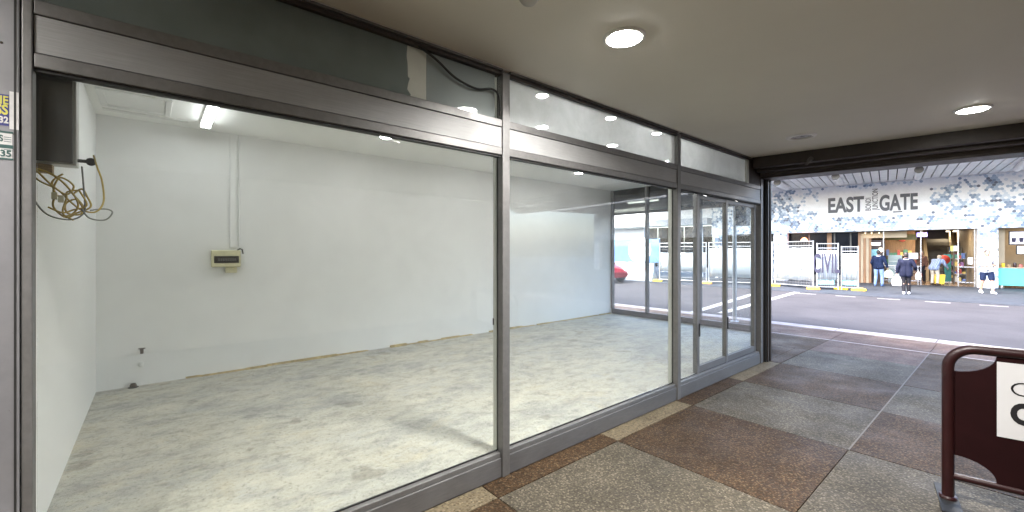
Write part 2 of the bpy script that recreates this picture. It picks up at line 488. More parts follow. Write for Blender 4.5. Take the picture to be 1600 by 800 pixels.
def put(name, me, parent=None, bevel=0.0):
    o = bpy.data.objects.new(name, me)
    col.objects.link(o)
    if parent is not None: o.parent = parent
    if bevel:
        b = o.modifiers.new('bevel', 'BEVEL'); b.width = bevel; b.segments = 2; b.limit_method = 'ANGLE'
    return o

def tag(o, label, cat, group=None):
    o['label'] = label; o['category'] = cat
    if group: o['group'] = group
    return o

def struct(o):
    o['kind'] = 'structure'
    return o

def thing(name, loc, label, cat, group=None, rz=0.0):
    o = bpy.data.objects.new(name, None)
    o.empty_display_size = 0.1
    o.location = loc; o.rotation_euler = (0, 0, rz)
    col.objects.link(o)
    return tag(o, label, cat, group)

def bx(name, mat, parent, *b, bevel=0.0):
    return MB().box(*b).build(name, mat, parent, bevel)

def copy_tree(o, parent=None):
    c = o.copy(); col.objects.link(c); c.parent = parent
    for ch in list(o.children):
        copy_tree(ch, c)
    return c

def text(name, body, size, mat, parent, loc, rot, width=None, ext=0.003, off=0.0, align='LEFT'):
    cu = bpy.data.curves.new(name, 'FONT')
    cu.body = body; cu.size = size; cu.extrude = ext; cu.offset = off; cu.align_x = align
    cu.resolution_u = 4
    t = bpy.data.objects.new('tmp', cu); col.objects.link(t)
    bpy.context.view_layer.update()
    me = bpy.data.meshes.new_from_object(t.evaluated_get(bpy.context.evaluated_depsgraph_get()))
    bpy.data.objects.remove(t); bpy.data.curves.remove(cu)
    if width:
        xs = [v.co.x for v in me.vertices]
        x0, k = min(xs), width / (max(xs) - min(xs))
        for v in me.vertices: v.co.x = (v.co.x - x0) * k
    me.materials.clear(); me.materials.append(M[mat])
    o = put(name, me, parent)
    o.location = loc; o.rotation_euler = rot
    return o

# ================================================================== GROUND, STREET
ANG = R(8.35)
TS = 1.327
ROW0 = 3.09                 # a joint row
foot = MB().prism([(-0.06, -8), (7, -8), (7, 7.3), (30, 7.3), (30, 10.82), (-9, 10.82), (-9, 8.6), (-0.5, 8.6), (-0.5, 7.1), (-0.06, 7.1)], -0.25, -0.012).build('footpath', 'joint')
struct(foot)
sl = {}
def slab(kind, x0, x1, y0, y1, z1=0.0, g=0.004):
    key = (kind, round(x1 - x0, 3), round(y1 - y0, 3))
    if key not in sl:
        wx, wy = x1 - x0, y1 - y0
        me = MB().box(g, wx - g, g, wy - g, -0.06, 0).mesh('paver')
        me.materials.append(M[kind]); sl[key] = me
    o = put('paver', sl[key], foot)
    o.location = (x0, y0, z1 + random.uniform(-0.0012, 0.0012))
    return o
rows = [ROW0 + (i - 7) * TS for i in range(0, 12)]
rows = [r for r in rows if r < 8.35]
colx = [0.19 + i * 1.34 for i in range(0, 6)]
for ri, y0 in enumerate(rows):
    par = ri + 7 * 0
    ay = round((y0 - ROW0) / TS)
    y1 = y0 + TS
    slab('agg_pale' if ay % 2 == 0 else 'agg_brown', 0.0, 0.19, y0, y1)
    for ci, x0 in enumerate(colx[:-1]):
        k = (ay + ci) % 2
        slab('agg_brown' if k == 0 else 'agg_grey', x0, x0 + 1.34, y0, y1)
YE = max(rows) + TS
for i, x0 in enumerate([0.19 + 1.34 * j for j in range(-7, 22)]):
    slab('agg_red' if i % 2 else 'agg_brown', x0, x0 + 1.34, YE, 9.63)
    slab('agg_red', x0, x0 + 1.34, 9.67, 10.8)
slab('agg_brown', -0.5, 0.0, 7.075, YE)
slab('white_line', -9, 29, 9.632, 9.668, 0.002, 0.0)
slab('pale_joint', 1.524, 1.536, 4.42, 9.63, 0.0025, 0.0)

def road_z(y):
    t = min(max((y - 11.5) / 8.8, 0), 1)
    return -0.11 + 0.09 * t
rd = MB()
ys = [11.44, 12.5, 14, 16, 18, 20.35]
xs = [-90, -30, -10, 0, 10, 30, 90]
vv = [(x, y, road_z(y)) for y in ys for x in xs]
ff = [(j * 7 + i, j * 7 + i + 1, (j + 1) * 7 + i + 1, (j + 1) * 7 + i) for j in range(5) for i in range(6)]
rd.add(vv, ff)
struct(rd.build('road', 'asphalt'))
kb = struct(MB().box(-9, 30, 10.82, 11.0, -0.3, -0.02).build('kerb', 'kerb'))
for i in range(26):
    x0 = -9 + i * 1.5
    MB().box(x0 + 0.005, x0 + 1.495, 10.825, 11.22, -0.25, 0.004 + random.uniform(-.002, .002)).build('kerb_stone', 'kerb', kb, 0.012)
    MB().box(x0 + 0.004, x0 + 1.496, 11.224, 11.55, -0.25, -0.098).build('gutter_stone', 'kerb', kb, 0.006)
struct(MB().box(-90, 90, 20.3, 60, -0.35, 0.0).build('far_pavement', 'farpave'))
struct(MB().box(-120, 120, -120, 120, -0.9, -0.36).build('ground', 'farpave'))

rm = thing('road_marking', (0, 0, 0), 'white painted lines on the asphalt: two crossing lines and a dashed edge line', 'road marking')
def mark(name, p, wd, mat='paint'):
    m = MB(); n = 8
    a, b = Vector(p[0]), Vector(p[1]); d = (b - a); nn = Vector((-d.y, d.x)).normalized() * wd / 2
    v = []
    for i in range(n + 1):
        c = a + d * i / n
        for s_ in (-1, 1):
            q = c + nn * s_; v.append((q.x, q.y, road_z(q.y) + 0.006))
    m.add(v, [(2 * i, 2 * i + 1, 2 * i + 3, 2 * i + 2) for i in range(n)])
    return m.build(name, mat, rm)
mark('crossing_line', ((-3.55, 11.9), (-4.35, 18.9)), 0.22)
mark('crossing_line', ((-2.95, 12.3), (-3.35, 20.2)), 0.22)
for i in range(-1, 9):
    x = -1.95 + i * 1.22
    mark('edge_dash', ((x, 19.72), (x + 0.6, 19.72)), 0.12)

# ================================================================== ARCADE BUILDING (over the footpath)
arc = thing('arcade_building', (0, 0, 0), 'building over the footpath with a flat taupe soffit and dark brown street beam', 'building')
def edge(x, y0): return y0 + 0.1468 * x
MB().prism([(0.03, -7), (6.5, -7), (6.5, edge(6.5, 6.48)), (0.03, 6.48)], 2.98, 3.10).build('soffit', 'soffit', arc)
MB().prism([(-4.3, -7.3), (6.9, -7.3), (6.9, edge(6.9, 7.25)), (0.1, 7.28), (-0.35, 8.62), (-4.3, 8.62)], 3.25, 4.5).build('sky_block_mass', 'fasciagrey', arc)  # unseen mass added to block sky, kept low to light the far facade
MB().box(6.5, 6.7, -7, 7.2, -0.2, 3.1).build('side_wall', 'beige', arc)
MB().box(-0.3, 6.7, -7.2, -7.0, -0.2, 3.1).build('rear_wall', 'beige', arc)
MB().box(-0.3, -0.10, -7.0, -0.62, -0.2, 3.1).build('party_wall', 'beige', arc)
def beam(name, y0, y1, z0, z1, mat='darkbrown', x0=0.02, bev=0.006):
    return MB().prism([(x0, edge(x0, y0)), (6.5, edge(6.5, y0)), (6.5, edge(6.5, y1)), (x0, edge(x0, y1))], z0, z1).build(name, mat, arc, bev)
beam('beam', 6.49, 6.62, 2.83, 3.20)
beam('beam', 6.625, 6.76, 2.79, 2.93)
MB().tube([(0.02, edge(0.02, 6.80), 2.80), (6.5, edge(6.5, 6.80), 2.80)], 0.055, 14).build('roller_tube', 'darkbrown', arc)
beam('beam', 6.80, 7.16, 2.72, 3.2)
MB().box(-0.14, 0.03, 6.98, 7.16, -0.02, 2.98).build('corner_post', 'black', arc, 0.006)
MB().box(0.032, 0.05, 7.0, 7.04, 0.0, 2.72).build('shutter_guide', 'darkbrown', arc, 0.003)
MB().box(0.032, 0.05, 7.1, 7.14, 0.0, 2.72).build('shutter_guide', 'darkbrown', arc, 0.003)
cctv = thing('security_camera', (0.66, edge(0.66, 6.6), 2.86), 'small dark camera bracketed to the brown beam', 'camera')
MB().tube([(0, -0.02, 0.02), (0.0, -0.07, -0.02)], 0.012, 8).build('bracket', 'black', cctv)
MB().tube([(-0.03, -0.06, -0.035), (0.05, -0.13, 0.01)], [0.028, 0.026], 12).build('body', 'boxgrey', cctv)

def downlight(x, y, z, r, power, label, group, lit=True, spread=150, lens='lamp'):
    t = thing('downlight', (x, y, z), label, 'downlight', group)
    MB().lathe([(r * 1.0, 0.0), (r * 1.0, -0.014), (r * 1.2, -0.012), (r * 1.26, 0.0)] if lit else [(r * 0.86, 0.0), (r * 0.9, -0.016), (r * 1.18, -0.014), (r * 1.26, 0.0)], (0, 0, 0), n=28).build('trim_ring', 'steel_ring' if not lit else 'white', t)
    MB().lathe([(r * 0.99, -0.004), (r * 0.97, -0.014), (r * 0.8, -0.02), (0.0005, -0.022)] if lit else [(r * 0.99, -0.003), (r * 0.7, 0.0), (0.0005, 0.001)], (0, 0, 0), n=24).build('lens', lens if lit else 'dimlens', t)
    if lit:
        ld = bpy.data.lights.new('downlight_lamp', 'AREA')
        ld.shape = 'DISK'; ld.size = r * 2; ld.energy = power * LAMP
        ld.color = (1.0, 0.965, 0.92); ld.spread = R(spread)
        lo = bpy.data.objects.new('downlight_lamp', ld); col.objects.link(lo)
        lo.parent = t; lo.location = (0, 0, -0.04)
    return t
AP = 6.8
downlight(0.857, 2.23, 2.98, 0.104, AP, 'lit round downlight in the taupe soffit beside the grey clerestory panel', 'arcade downlights')
downlight(2.17, 5.83, 2.98, 0.104, AP, 'lit round downlight in the taupe soffit above the maroon barrier', 'arcade downlights')
downlight(0.832, 5.71, 2.98, 0.122, 0, 'unlit round downlight in the taupe soffit near the brown beam', 'arcade downlights', False)
downlight(2.17, 2.23, 2.98, 0.104, AP * 1.4, 'added unseen downlight in the soffit over the middle of the footpath', 'arcade downlights')  # added lamp out of view, brightens the soffit and paving
downlight(2.17, -1.4, 2.98, 0.104, AP * 2, 'added unseen fill downlight in the soffit over the footpath behind the camera spot', 'arcade downlights')  # added fill behind the camera for the dim near end
downlight(0.857, -1.1, 2.98, 0.104, AP * 0.35, 'added unseen fill downlight in the soffit behind the scuffed column', 'arcade downlights')  # added fill for the header panel and clerestory film
sm = thing('smoke_detector', (0.78, 1.50, 2.98), 'small grey smoke detector on the taupe soffit', 'smoke detector')
MB().lathe([(0.05, 0), (0.05, -0.012), (0.036, -0.03), (0.015, -0.036), (0.0005, -0.037)], (0, 0, 0), n=20).build('cap', 'boxlight', sm)

# ================================================================== EMPTY SHOP
FZ = 0.15
BX, LY, EY = -3.9, -0.47, 8.5
struct(MB().prism([(BX, LY), (-0.06, LY), (-0.06, 7.05), (-0.48, EY), (BX, EY)], -0.1, FZ).build('floor', 'screed'))
wb = struct(MB().box(BX - 0.2, BX, LY - 0.2, EY + 0.12, -0.1, 3.25).build('wall_back', 'wall'))
wl = struct(MB().box(BX, -0.03, LY - 0.2, LY, -0.1, 3.25).build('wall_side', 'wall'))
ce = struct(MB().prism([(BX, LY), (-0.02, LY), (-0.02, 7.05), (-0.5, EY + .1), (BX, EY + .1)], 3.12, 3.25).build('ceiling', 'ceil_white'))
# rough residue where a skirting was torn off
m = MB(); y = LY
while y < EY - 0.1:
    l = random.uniform(0.08, 0.5)
    if y > 0.1 and random.random() < 0.95:
        m.box(BX + 0.001, BX + random.uniform(0.012, 0.05), y, min(y + l, EY), FZ, FZ + random.uniform(0.008, 0.03))
    y += l * 0.97
m.build('adhesive_residue', 'ochre', wb)
MB().box(BX + 0.001, BX + 0.018, 0.725, 0.80, 1.70, 3.119).build('cable_duct', 'wall', wb, 0.004)
MB().tube([(BX + 0.008, 0.822, 3.118), (BX + 0.008, 0.822, 1.72)], 0.008, 8).build('conduit', 'wall', wb)
# ceiling hatch
hx0, hx1, hy0, hy1 = -3.45, -2.85, -0.40, 0.14
for b in ((hx0, hx1, hy0, hy0 + 0.05), (hx0, hx1, hy1 - 0.05, hy1), (hx0, hx0 + 0.05, hy0 + .052, hy1 - .052), (hx1 - 0.05, hx1, hy0 + .052, hy1 - .052)):
    MB().box(*b, 3.10, 3.119).build('hatch_frame', 'white', ce, 0.004)
MB().box(hx0 + 0.056, hx1 - 0.056, hy0 + 0.056, hy1 - 0.056, 3.108, 3.1195).build('hatch_panel', 'white', ce)
MB().box(hx0 - 0.2, hx0 - 0.12, hy0, 0.3, 3.11, 3.119).build('ceiling_batten', 'white', ce)

def batten(x0, x1, y, z, label, powr):
    t = thing('fluorescent_batten', ((x0 + x1) / 2, y, z), label, 'ceiling light')
    h = (x1 - x0) / 2
    MB().box(-h, h, -0.05, 0.05, -0.035, 0).build('housing', 'white', t, 0.004)
    for s_ in (-1, 1):
        MB().box(s_ * h - 0.02 * (s_ > 0), s_ * h + 0.02 * (s_ < 0), -0.05, 0.05, -0.075, -0.036).build('end_cap', 'white', t)
    for s_ in (-1, 1):
        MB().tube([(-h + 0.02, s_ * 0.028, -0.058), (h - 0.02, s_ * 0.028, -0.058)], 0.013, 10).build('tube', 'tube', t)
    if powr:
        ld = bpy.data.lights.new('batten_lamp', 'AREA'); ld.shape = 'RECTANGLE'; ld.size = x1 - x0; ld.size_y = 0.1
        ld.energy = powr * LAMP; ld.color = (0.93, 0.98, 1.0)
        lo = bpy.data.objects.new('batten_lamp', ld); col.objects.link(lo); lo.parent = t; lo.location = (0, 0, -0.085)
    return t
batten(-3.5, -2.3, 0.45, 3.12, 'lit twin tube fluorescent batten on the white shop ceiling', 0.22)
SP = 0.07
for (x, y), l in zip([(-2.75, 2.27), (-2.75, 4.15), (-2.8, 6.03)], ['nearest the fluorescent batten', 'in the middle of the row', 'nearest the street glazing']):
    downlight(x, y, 3.12, 0.075, SP, 'lit shop downlight in the row along the bare wall, ' + l, 'shop ceiling downlights', lens='lamp_shop')
for y, l in ((3.48, 'beside the thick mullion'), (4.82, 'beside the second mullion'), (6.34, 'beside the glass door')):
    downlight(-1.15, y, 3.12, 0.07, SP, 'lit shop downlight seen low through the hazy clerestory ' + l, 'shop ceiling downlights', lens='lamp_shop')
for y, l in ((2.78, 'by the thick mullion'), (3.82, 'midway along the pane'), (4.75, 'by the second mullion')):
    downlight(-0.43, y, 3.12, 0.055, SP * 0.6, 'small lit shop downlight high behind the clerestory ' + l, 'shop ceiling downlights', lens='lamp_shop')

# switchboard on the back wall
sb = thing('switchboard', (BX, 0.697, 1.46), 'cream plastic switchboard with a dark window on the bare shop wall', 'switchboard')
MB().box(0.001, 0.085, -0.165, 0.135, 0, 0.205).build('case', 'cream', sb, 0.012)
MB().box(0.0855, 0.093, -0.14, 0.115, 0.05, 0.135).build('window', 'darkplastic', sb, 0.004)
for i in range(8):
    MB().box(0.0935, 0.097, -0.10 + i * 0.024, -0.083 + i * 0.024, 0.075, 0.108).build('breaker', 'boxgrey', sb)
MB().box(0.001, 0.06, 0.137, 0.185, 0.03, 0.15).build('side_box', 'white', sb, 0.005)
MB().box(0.001, 0.045, -0.02, 0.10, -0.075, -0.004).build('meter_box', 'cream', sb, 0.006)
MB().tube([(0.05, 0.10, 0.206), (0.055, 0.13, 0.225), (0.05, 0.155, 0.215), (0.04, 0.165, 0.16)], 0.008, 8).build('cable', 'black', sb)
# pipe stubs
for (y, z, l, L) in ((-0.10, 0.55, 'upper capped pipe stub on the bare shop wall', 0.07), (-0.11, 0.385, 'lower small white pipe stub on the bare shop wall', 0.04)):
    t = thing('pipe_stub', (BX, y, z), l, 'pipe')
    MB().lathe([(0.028, 0.001), (0.028, 0.006), (0.0005, 0.0065)], (0, 0, 0), 'x', 16).build('flange', 'white', t)
    MB().tube([(0.006, 0, 0), (L, 0, 0)], 0.012, 10).build('pipe', 'rust' if L > .05 else 'white', t)
    if L > .05:
        MB().tube([(L - 0.005, 0, 0.02), (L - 0.005, 0, -0.035)], 0.015, 10).build('tap', 'rust', t)
        MB().tube([(L - 0.005, -0.03, 0.022), (L - 0.005, 0.03, 0.022)], 0.007, 8).build('tap_handle', 'rust', t)
t = thing('floor_pipe', (BX + 0.05, -0.172, FZ), 'short dark waste pipe stub rising from the concrete floor', 'pipe')
MB().lathe([(0.03, 0), (0.03, 0.03), (0.024, 0.032), (0.024, 0.045), (0.0005, 0.046)], (0, 0, 0), n=16).build('pipe', 'rust', t)
MB().lathe([(0.045, 0.0), (0.045, 0.008), (0.03, 0.009)], (0, 0, 0), n=16).build('collar', 'black', t)

# control cabinet on the side wall and the cable coil
cb = thing('control_cabinet', (-0.30, LY, 2.035), 'dark grey metal control cabinet high on the side wall above cables', 'cabinet')
MB().box(-0.09, 0.0, 0.001, 0.205, 0, 0.50).build('case', 'boxlight', cb, 0.004)  # pale case: light on the side is put into the colour
MB().box(0.0005, 0.012, 0.006, 0.194, 0.008, 0.495).build('front_panel', 'boxgrey', cb, 0.003)  # dark grey front, its dimness also put into the colour
MB().box(0.0125, 0.015, 0.03, 0.10, 0.06, 0.3).build('raised_plate', 'boxgrey', cb, 0.002)
MB().tube([(-0.04, 0.205, 0.03), (-0.04, 0.235, 0.03)], 0.008, 8).build('key', 'black', cb)
MB().lathe([(0.018, -.004), (0.018, 0.004)], (-0.04, 0.248, 0.03), 'x', 14).build('key_bow', 'black', cb)
MB().box(-0.05, 0.0, 0.06, 0.13, -0.04, -0.004).build('timber_block', 'wood', cb)
def spline(pts, n=10):
    P_ = [Vector(p) for p in pts]; out = []
    for i in range(len(P_) - 1):
        p0, p1, p2, p3 = P_[max(i - 1, 0)], P_[i], P_[i + 1], P_[min(i + 2, len(P_) - 1)]
        for k in range(n):
            t_ = k / n
            out.append(0.5 * ((2 * p1) + (p2 - p0) * t_ + (2 * p0 - 5 * p1 + 4 * p2 - p3) * t_ ** 2 + (3 * p1 - p0 - 3 * p2 + p3) * t_ ** 3))
    out.append(P_[-1]); return out
cc = thing('cable_coil', (-0.27, -0.33, 2.0), 'tangled coil of ochre and grey cable hanging below the control cabinet', 'cable')
def q(px, py, dx=0.0):      # layout on the coil's own plane, metres
    return (dx, px, py)
loops = [
    [q(-0.07, 0.0), q(-0.02, -0.01, .01), q(0.03, -0.05), q(0.06, -0.10, .01), q(0.09, -0.15), q(0.08, -0.185, .01), q(0.04, -0.18), q(0.035, -0.14), q(0.07, -0.12, .015), q(0.09, -0.16)],
    [q(-0.075, -0.01), q(-0.04, -0.05, .01), q(0.01, -0.08), q(0.05, -0.13, .01), q(0.085, -0.165), q(0.13, -0.17, .005), q(0.155, -0.12), q(0.15, -0.03, .0), q(0.135, 0.03), q(0.115, 0.10, -.1)],
    [q(-0.06, 0.005, .015), q(0.0, -0.02, .02), q(0.05, -0.08, .015), q(0.075, -0.14, .02), q(0.06, -0.18, .01), q(0.03, -0.20, .02)],
    [q(-0.05, -0.005, .02), q(0.0, -0.07, .02), q(0.04, -0.10, .015), q(0.06, -0.06, .01), q(0.02, -0.03, .02), q(0.0, -0.09, .015), q(0.03, -0.12, .01)],
]
rc = random.Random(3)
for k in range(2):
    a0 = rc.uniform(0, 6.28); cx0, cz0 = rc.uniform(-.01, .05), rc.uniform(-.11, -.07)
    loops.append([q(cx0 + (0.045 + 0.012 * math.sin(2.3 * i + k)) * math.cos(a0 + i * .75) + i * .006, cz0 + (0.07 + .015 * math.cos(1.7 * i)) * math.sin(a0 + i * .75) - i * .006, .012 * k + .004 * math.sin(i * 2)) for i in range(10)])
for lp in loops:
    MB().tube(spline(lp), 0.0036, 8).build('ochre_cable', 'cable_y', cc)
for lp in ([q(-0.075, -0.03), q(-0.06, -0.12, .01), q(-0.02, -0.19), q(0.05, -0.21, .01), q(0.09, -0.18), q(0.095, -0.13, .01), q(0.085, 0.03)],
           [q(0.085, -0.16, .01), q(0.11, -0.20), q(0.16, -0.205), q(0.185, -0.17, .01), q(0.16, -0.155), q(0.11, -0.165)]):
    MB().tube(spline(lp), 0.0032, 8).build('grey_cable', 'cable_g', cc)
for i in range(2):
    MB().box(0.012, 0.03, -0.005 + i * 0.02, 0.012 + i * 0.02, -0.125 - i * .012, -0.095 - i * .012).build('terminal_block', 'cream', cc)

# ================================================================== SHOPFRONT
sf = thing('shopfront', (0, 0, 0), 'long grey aluminium shopfront of three glazed bays with clerestory and sill', 'shopfront')
Y0, Y1, Y2, Y3 = -0.35, 1.98, 4.475, 6.86
ZS, ZH0, ZH1, ZT = 0.174, 2.355, 2.615, 2.94
spans = [(Y0, Y1 - 0.035), (Y1 + 0.035, Y2 - 0.035), (Y2 + 0.035, Y3 - 0.02)]
for i, (a, b) in enumerate(spans):
    MB().box(-0.055, 0.0, a, b, 0.0, ZS - 0.034).build('sill', 'alu_sill', sf, 0.004)
    MB().box(-0.06, -0.012, a, b, ZS - 0.0335, ZS).build('sill_rail', 'alu', sf, 0.004)
    MB().box(-0.062, -0.05, a, b, ZS + 0.0005, ZS + 0.008).build('gasket', 'black', sf)
    MB().box(-0.055, 0.006, a, b, ZH0, ZH0 + 0.055).build('transom', 'alu', sf, 0.004)
    MB().box(-0.05, -0.006, a, b, ZH0 - 0.012, ZH0 - 0.0005).build('gasket', 'black', sf)
    MB().box(-0.055, 0.0, a, b, ZH0 + 0.0575, ZH1 - 0.058).build('header_panel', 'alu_header', sf, 0.002)
    MB().box(-0.055, 0.006, a, b, ZH1 - 0.0555, ZH1).build('transom', 'alu', sf, 0.004)
    MB().box(-0.06, 0.004, a, b, ZT, 2.965).build('top_rail', 'darkbrown', sf, 0.003)
    MB().box(-0.03, 0.02, a, b, 2.966, 2.979).build('top_trim', 'alu', sf)
MB().box(-0.12, 0.02, LY, 7.0, 2.98, 3.12).build('bulkhead', 'wall', sf)
for y in (Y1, Y2):
    MB().box(-0.045, 0.012, y - 0.034, y + 0.034, -0.0, 2.965).build('mullion', 'alu', sf, 0.004)
    MB().box(-0.062, -0.0455, y - 0.03, y + 0.03, ZS, 2.965).build('gasket', 'black', sf)
    MB().box(-0.105, -0.0625, y - 0.034, y + 0.034, FZ, 2.965).build('inner_mullion', 'alu_in', sf, 0.003)
MB().box(-0.1055, -0.1045 + 0.012, Y1 - 0.037, Y1 - 0.0345, 1.10, 1.15).build('lock', 'black', sf)
MB().box(-0.06, 0.012, Y0 - 0.03, Y0 - 0.002, 0.0, 2.98).build('mullion', 'alu', sf, 0.004)
MB().box(-0.06, 0.012, Y3 - 0.018, Y3 + 0.05, 0.0, 2.98).build('mullion', 'alu', sf, 0.004)
MB().box(-0.05, 0.0, Y3 + 0.052, 6.975, 0.0, 2.98).build('mullion', 'darkbrown', sf, 0.004)
def pane(name, mat, x, a, b, z0, z1, parent=sf):
    return MB().box(x - 0.004, x + 0.004, a, b, z0, z1).build(name, mat, parent)
pane('glass_pane', 'glass', -0.056, Y0 + 0.001, Y1 - 0.031, ZS + 0.009, ZH0 - 0.001)
pane('glass_pane', 'glass', -0.056, Y1 + 0.031, Y2 - 0.031, ZS + 0.009, ZH0 - 0.001)
pane('glass_pane', 'glass', -0.056, Y2 + 0.031, 5.0, ZS + 0.009, ZH0 - 0.001)
# sliding door with its stiles
dr = bpy.data.objects.new('sliding_door', None); dr.empty_display_size = .1; col.objects.link(dr); dr.parent = sf
for a, b in ((5.002, 5.065), (5.80, 5.85), (6.75, 6.80)):
    MB().box(-0.10, -0.045, a, b, ZS + 0.001, ZH0 - 0.014).build('stile', 'alu', dr, 0.004)
for a, b in ((5.067, 5.798), (5.852, 6.748)):
    MB().box(-0.095, -0.05, a, b, ZS + 0.002, ZS + 0.085).build('bottom_rail', 'alu_sill', dr, 0.004)
    MB().box(-0.095, -0.05, a, b, ZH0 - 0.06, ZH0 - 0.015).build('top_rail', 'alu', dr, 0.004)
    pane('door_glass', 'glass', -0.072, a - .001, b + .001, ZS + 0.084, ZH0 - 0.059, dr)
for y in (5.062, 5.847):
    MB().box(-0.044, -0.034, y - 0.022, y, 0.62, 0.78).build('door_handle', 'black', dr, 0.003)
# clerestory
a, b = spans[0]
m = MB()
edge_pts = [(1.222, ZH1), (1.235, ZH1 + .02), (1.21, ZH1 + 0.05), (1.218, ZH1 + 0.09), (1.228, ZH1 + 0.12), (1.215, ZH1 + 0.13), (1.214, ZH1 + .2), (1.206, ZH1 + 0.26), (1.212, ZT)]
m.extr([(a, ZH1)] + edge_pts + [(a, ZT)], 'x', -0.030, -0.0275)
m.build('vinyl_film', 'film', sf)
MB().box(-0.036, -0.031, a, 1.345, ZH1, ZT).build('backing_board', 'whiteboard', sf)
MB().box(-0.045, -0.0305, 1.347, b - 0.04, ZH1, ZT).build('grey_panel', 'greypanel', sf, 0.002)
pane('clerestory_pane', 'glass', -0.018, a, b, ZH1, ZT)
pane('clerestory_pane', 'glass_haze', -0.03, spans[1][0], spans[1][1], ZH1, ZT)
pane('clerestory_pane', 'glass_haze', -0.03, spans[2][0], 6.36, ZH1, ZT)
MB().box(-0.05, 0.004, 6.362, 6.42, ZH1, ZT).build('mullion', 'alu_in', sf, 0.003)
MB().box(-0.05, -0.002, 6.43, Y3 - 0.02, ZH1, ZT).build('end_panel', 'darkbrown', sf)
t = thing('loose_cable', (-0.012, 0, 2.9), 'black cable drooping across the blue grey clerestory panel', 'cable')
MB().tube(spline([(0.012, 1.27, 0.045), (0.012, 1.40, -0.005), (0.012, 1.55, -0.085), (0.013, 1.72, -0.115), (0.014, 1.85, -0.085), (0.013, 1.915, -0.12), (0.012, 1.93, -0.26)]), 0.008, 8).build('cable', 'black', t)

# scuffed column cladding by the shopfront and its stickers
cl = thing('column', (0, -0.62, 0), 'scuffed pale grey metal clad column with stickers at the shopfront end', 'column')
MB().box(-0.28, 0.012, -0.60, 0.236, 0.0, 2.979).build('cladding', 'column', cl, 0.004)
MB().box(0.0125, 0.0145, 0.222, 0.2275, 0.0, 2.978).build('seam', 'black', cl)
for z in (2.72, 2.56, 2.42, 2.62):
    MB().lathe([(0.004, 0.0), (0.004, 0.0025), (0.0005, 0.003)], (0.0125, random.uniform(0.17, 0.212), z), 'x', 10).build('screw', 'rust', cl)
RX = (R(90), 0, R(90))
s1 = thing('blue_sticker', (0.0125, -0.45, 2.115), 'torn blue sticker with yellow letters on the grey column', 'sticker')
MB().box(0, 0.001, -0.2, 0.040, 0, 0.115).build('sheet', 'st_blue', s1)
MB().box(0, 0.0005, 0.041, 0.064, -0.01, 0.13).build('torn_margin', 'st_white', s1)
text('lettering', 'IE', 0.042, 'st_yellow', s1, (0.002, 0.019, 0.080), RX, 0.02, 0.0005, 0.001)
text('lettering', 'SS', 0.05, 'st_yellow', s1, (0.002, 0.008, 0.042), RX, 0.03, 0.0005, 0.0015)
text('lettering', '832', 0.033, 'st_white', s1, (0.002, 0.004, 0.010), RX, 0.035, 0.0005, 0.0012)
s2 = thing('white_sticker', (0.0125, -0.45, 1.99), 'white sticker with dark green bars and numbers under the blue one', 'sticker')
MB().box(0, 0.0008, -0.2, 0.048, 0, 0.105).build('sheet', 'st_white', s2)
for z0, z1 in ((0.0, 0.006), (0.042, 0.055), (0.098, 0.105)):
    MB().box(0.001, 0.002, -0.2, 0.05, z0, z1).build('bar', 'st_green', s2)
text('lettering', 'S', 0.032, 'st_green', s2, (0.002, 0.016, 0.067), RX, 0.01, 0.0005, 0.001)
text('lettering', '935', 0.032, 'st_green', s2, (0.002, 0.004, 0.012), RX, 0.042, 0.0005, 0.001)
for z in (0.082, 0.074, 0.066, 0.036):
    MB().box(0.001, 0.0015, 0.028, 0.046, z, z + 0.002).build('fine_print', 'st_green', s2)

# ================================================================== GLAZED STREET END OF THE SHOP
eg = thing('street_glazing', (0, EY, 0), 'glazed street end of the empty shop with dark tinted upper panes', 'shopfront')
XE = -0.48
cols = [BX + 0.001, -2.93, -1.72, XE]
MB().box(BX + 0.001, XE, 0.0, 0.09, -0.1, 0.27).build('sill', 'alu_sill', eg, 0.004)
for i, x in enumerate(cols):
    MB().box(x - 0.03 * (i > 0), x + 0.03 + 0.02 * (i == 0), -0.03, 0.06, 0.271, 3.119).build('mullion', 'alu', eg, 0.004)
for i in range(3):
    a, b = cols[i] + 0.032 + (0.02 if i == 0 else 0), cols[i + 1] - 0.032
    MB().box(a, b, 0.0, 0.05, 2.52, 2.575).build('transom', 'alu', eg, 0.003)
    MB().box(a, b, 0.02, 0.028, 0.272, 2.519).build('glass_pane', 'glass_far', eg)
    MB().box(a, b, 0.02, 0.028, 2.576, 3.119).build('tinted_pane', 'glass_tint', eg)
# splayed return to the corner post
d = Vector((-0.06 + 0.46, 7.14 - EY - 0.04, 0)); L = d.length
rt = bpy.data.objects.new('return_pane', None); col.objects.link(rt); rt.parent = eg
rt.location = (-0.46, 0.04, 0); rt.rotation_euler = (0, 0, math.atan2(d.y, d.x))
MB().box(0.03, L, -0.03, 0.03, -0.1, 0.27).build('sill', 'alu_sill', rt)
MB().box(0.03, L, -0.004, 0.004, 0.271, 2.5).build('glass_pane', 'glass_far', rt)
MB().box(0.03, L, -0.03, 0.03, 2.5, 3.2).build('head_panel', 'darkbrown', rt)
# street awning over the glazed end
aw = thing('street_awning', (-4, EY + 0.1, 0), 'grey street awning over the glazed end of the shop', 'awning')
MB().box(-6, 3.0, 0.0, 1.5, 3.0, 3.12).build('deck', 'fasciagrey', aw)
MB().box(-6, 3.0, 1.502, 1.58, 2.86, 3.25).build('fascia', 'slat', aw)
batten(-4.25, -3.3, 9.7, 2.999, 'lit fluorescent batten under the street awning outside the glazed end', 0.6)

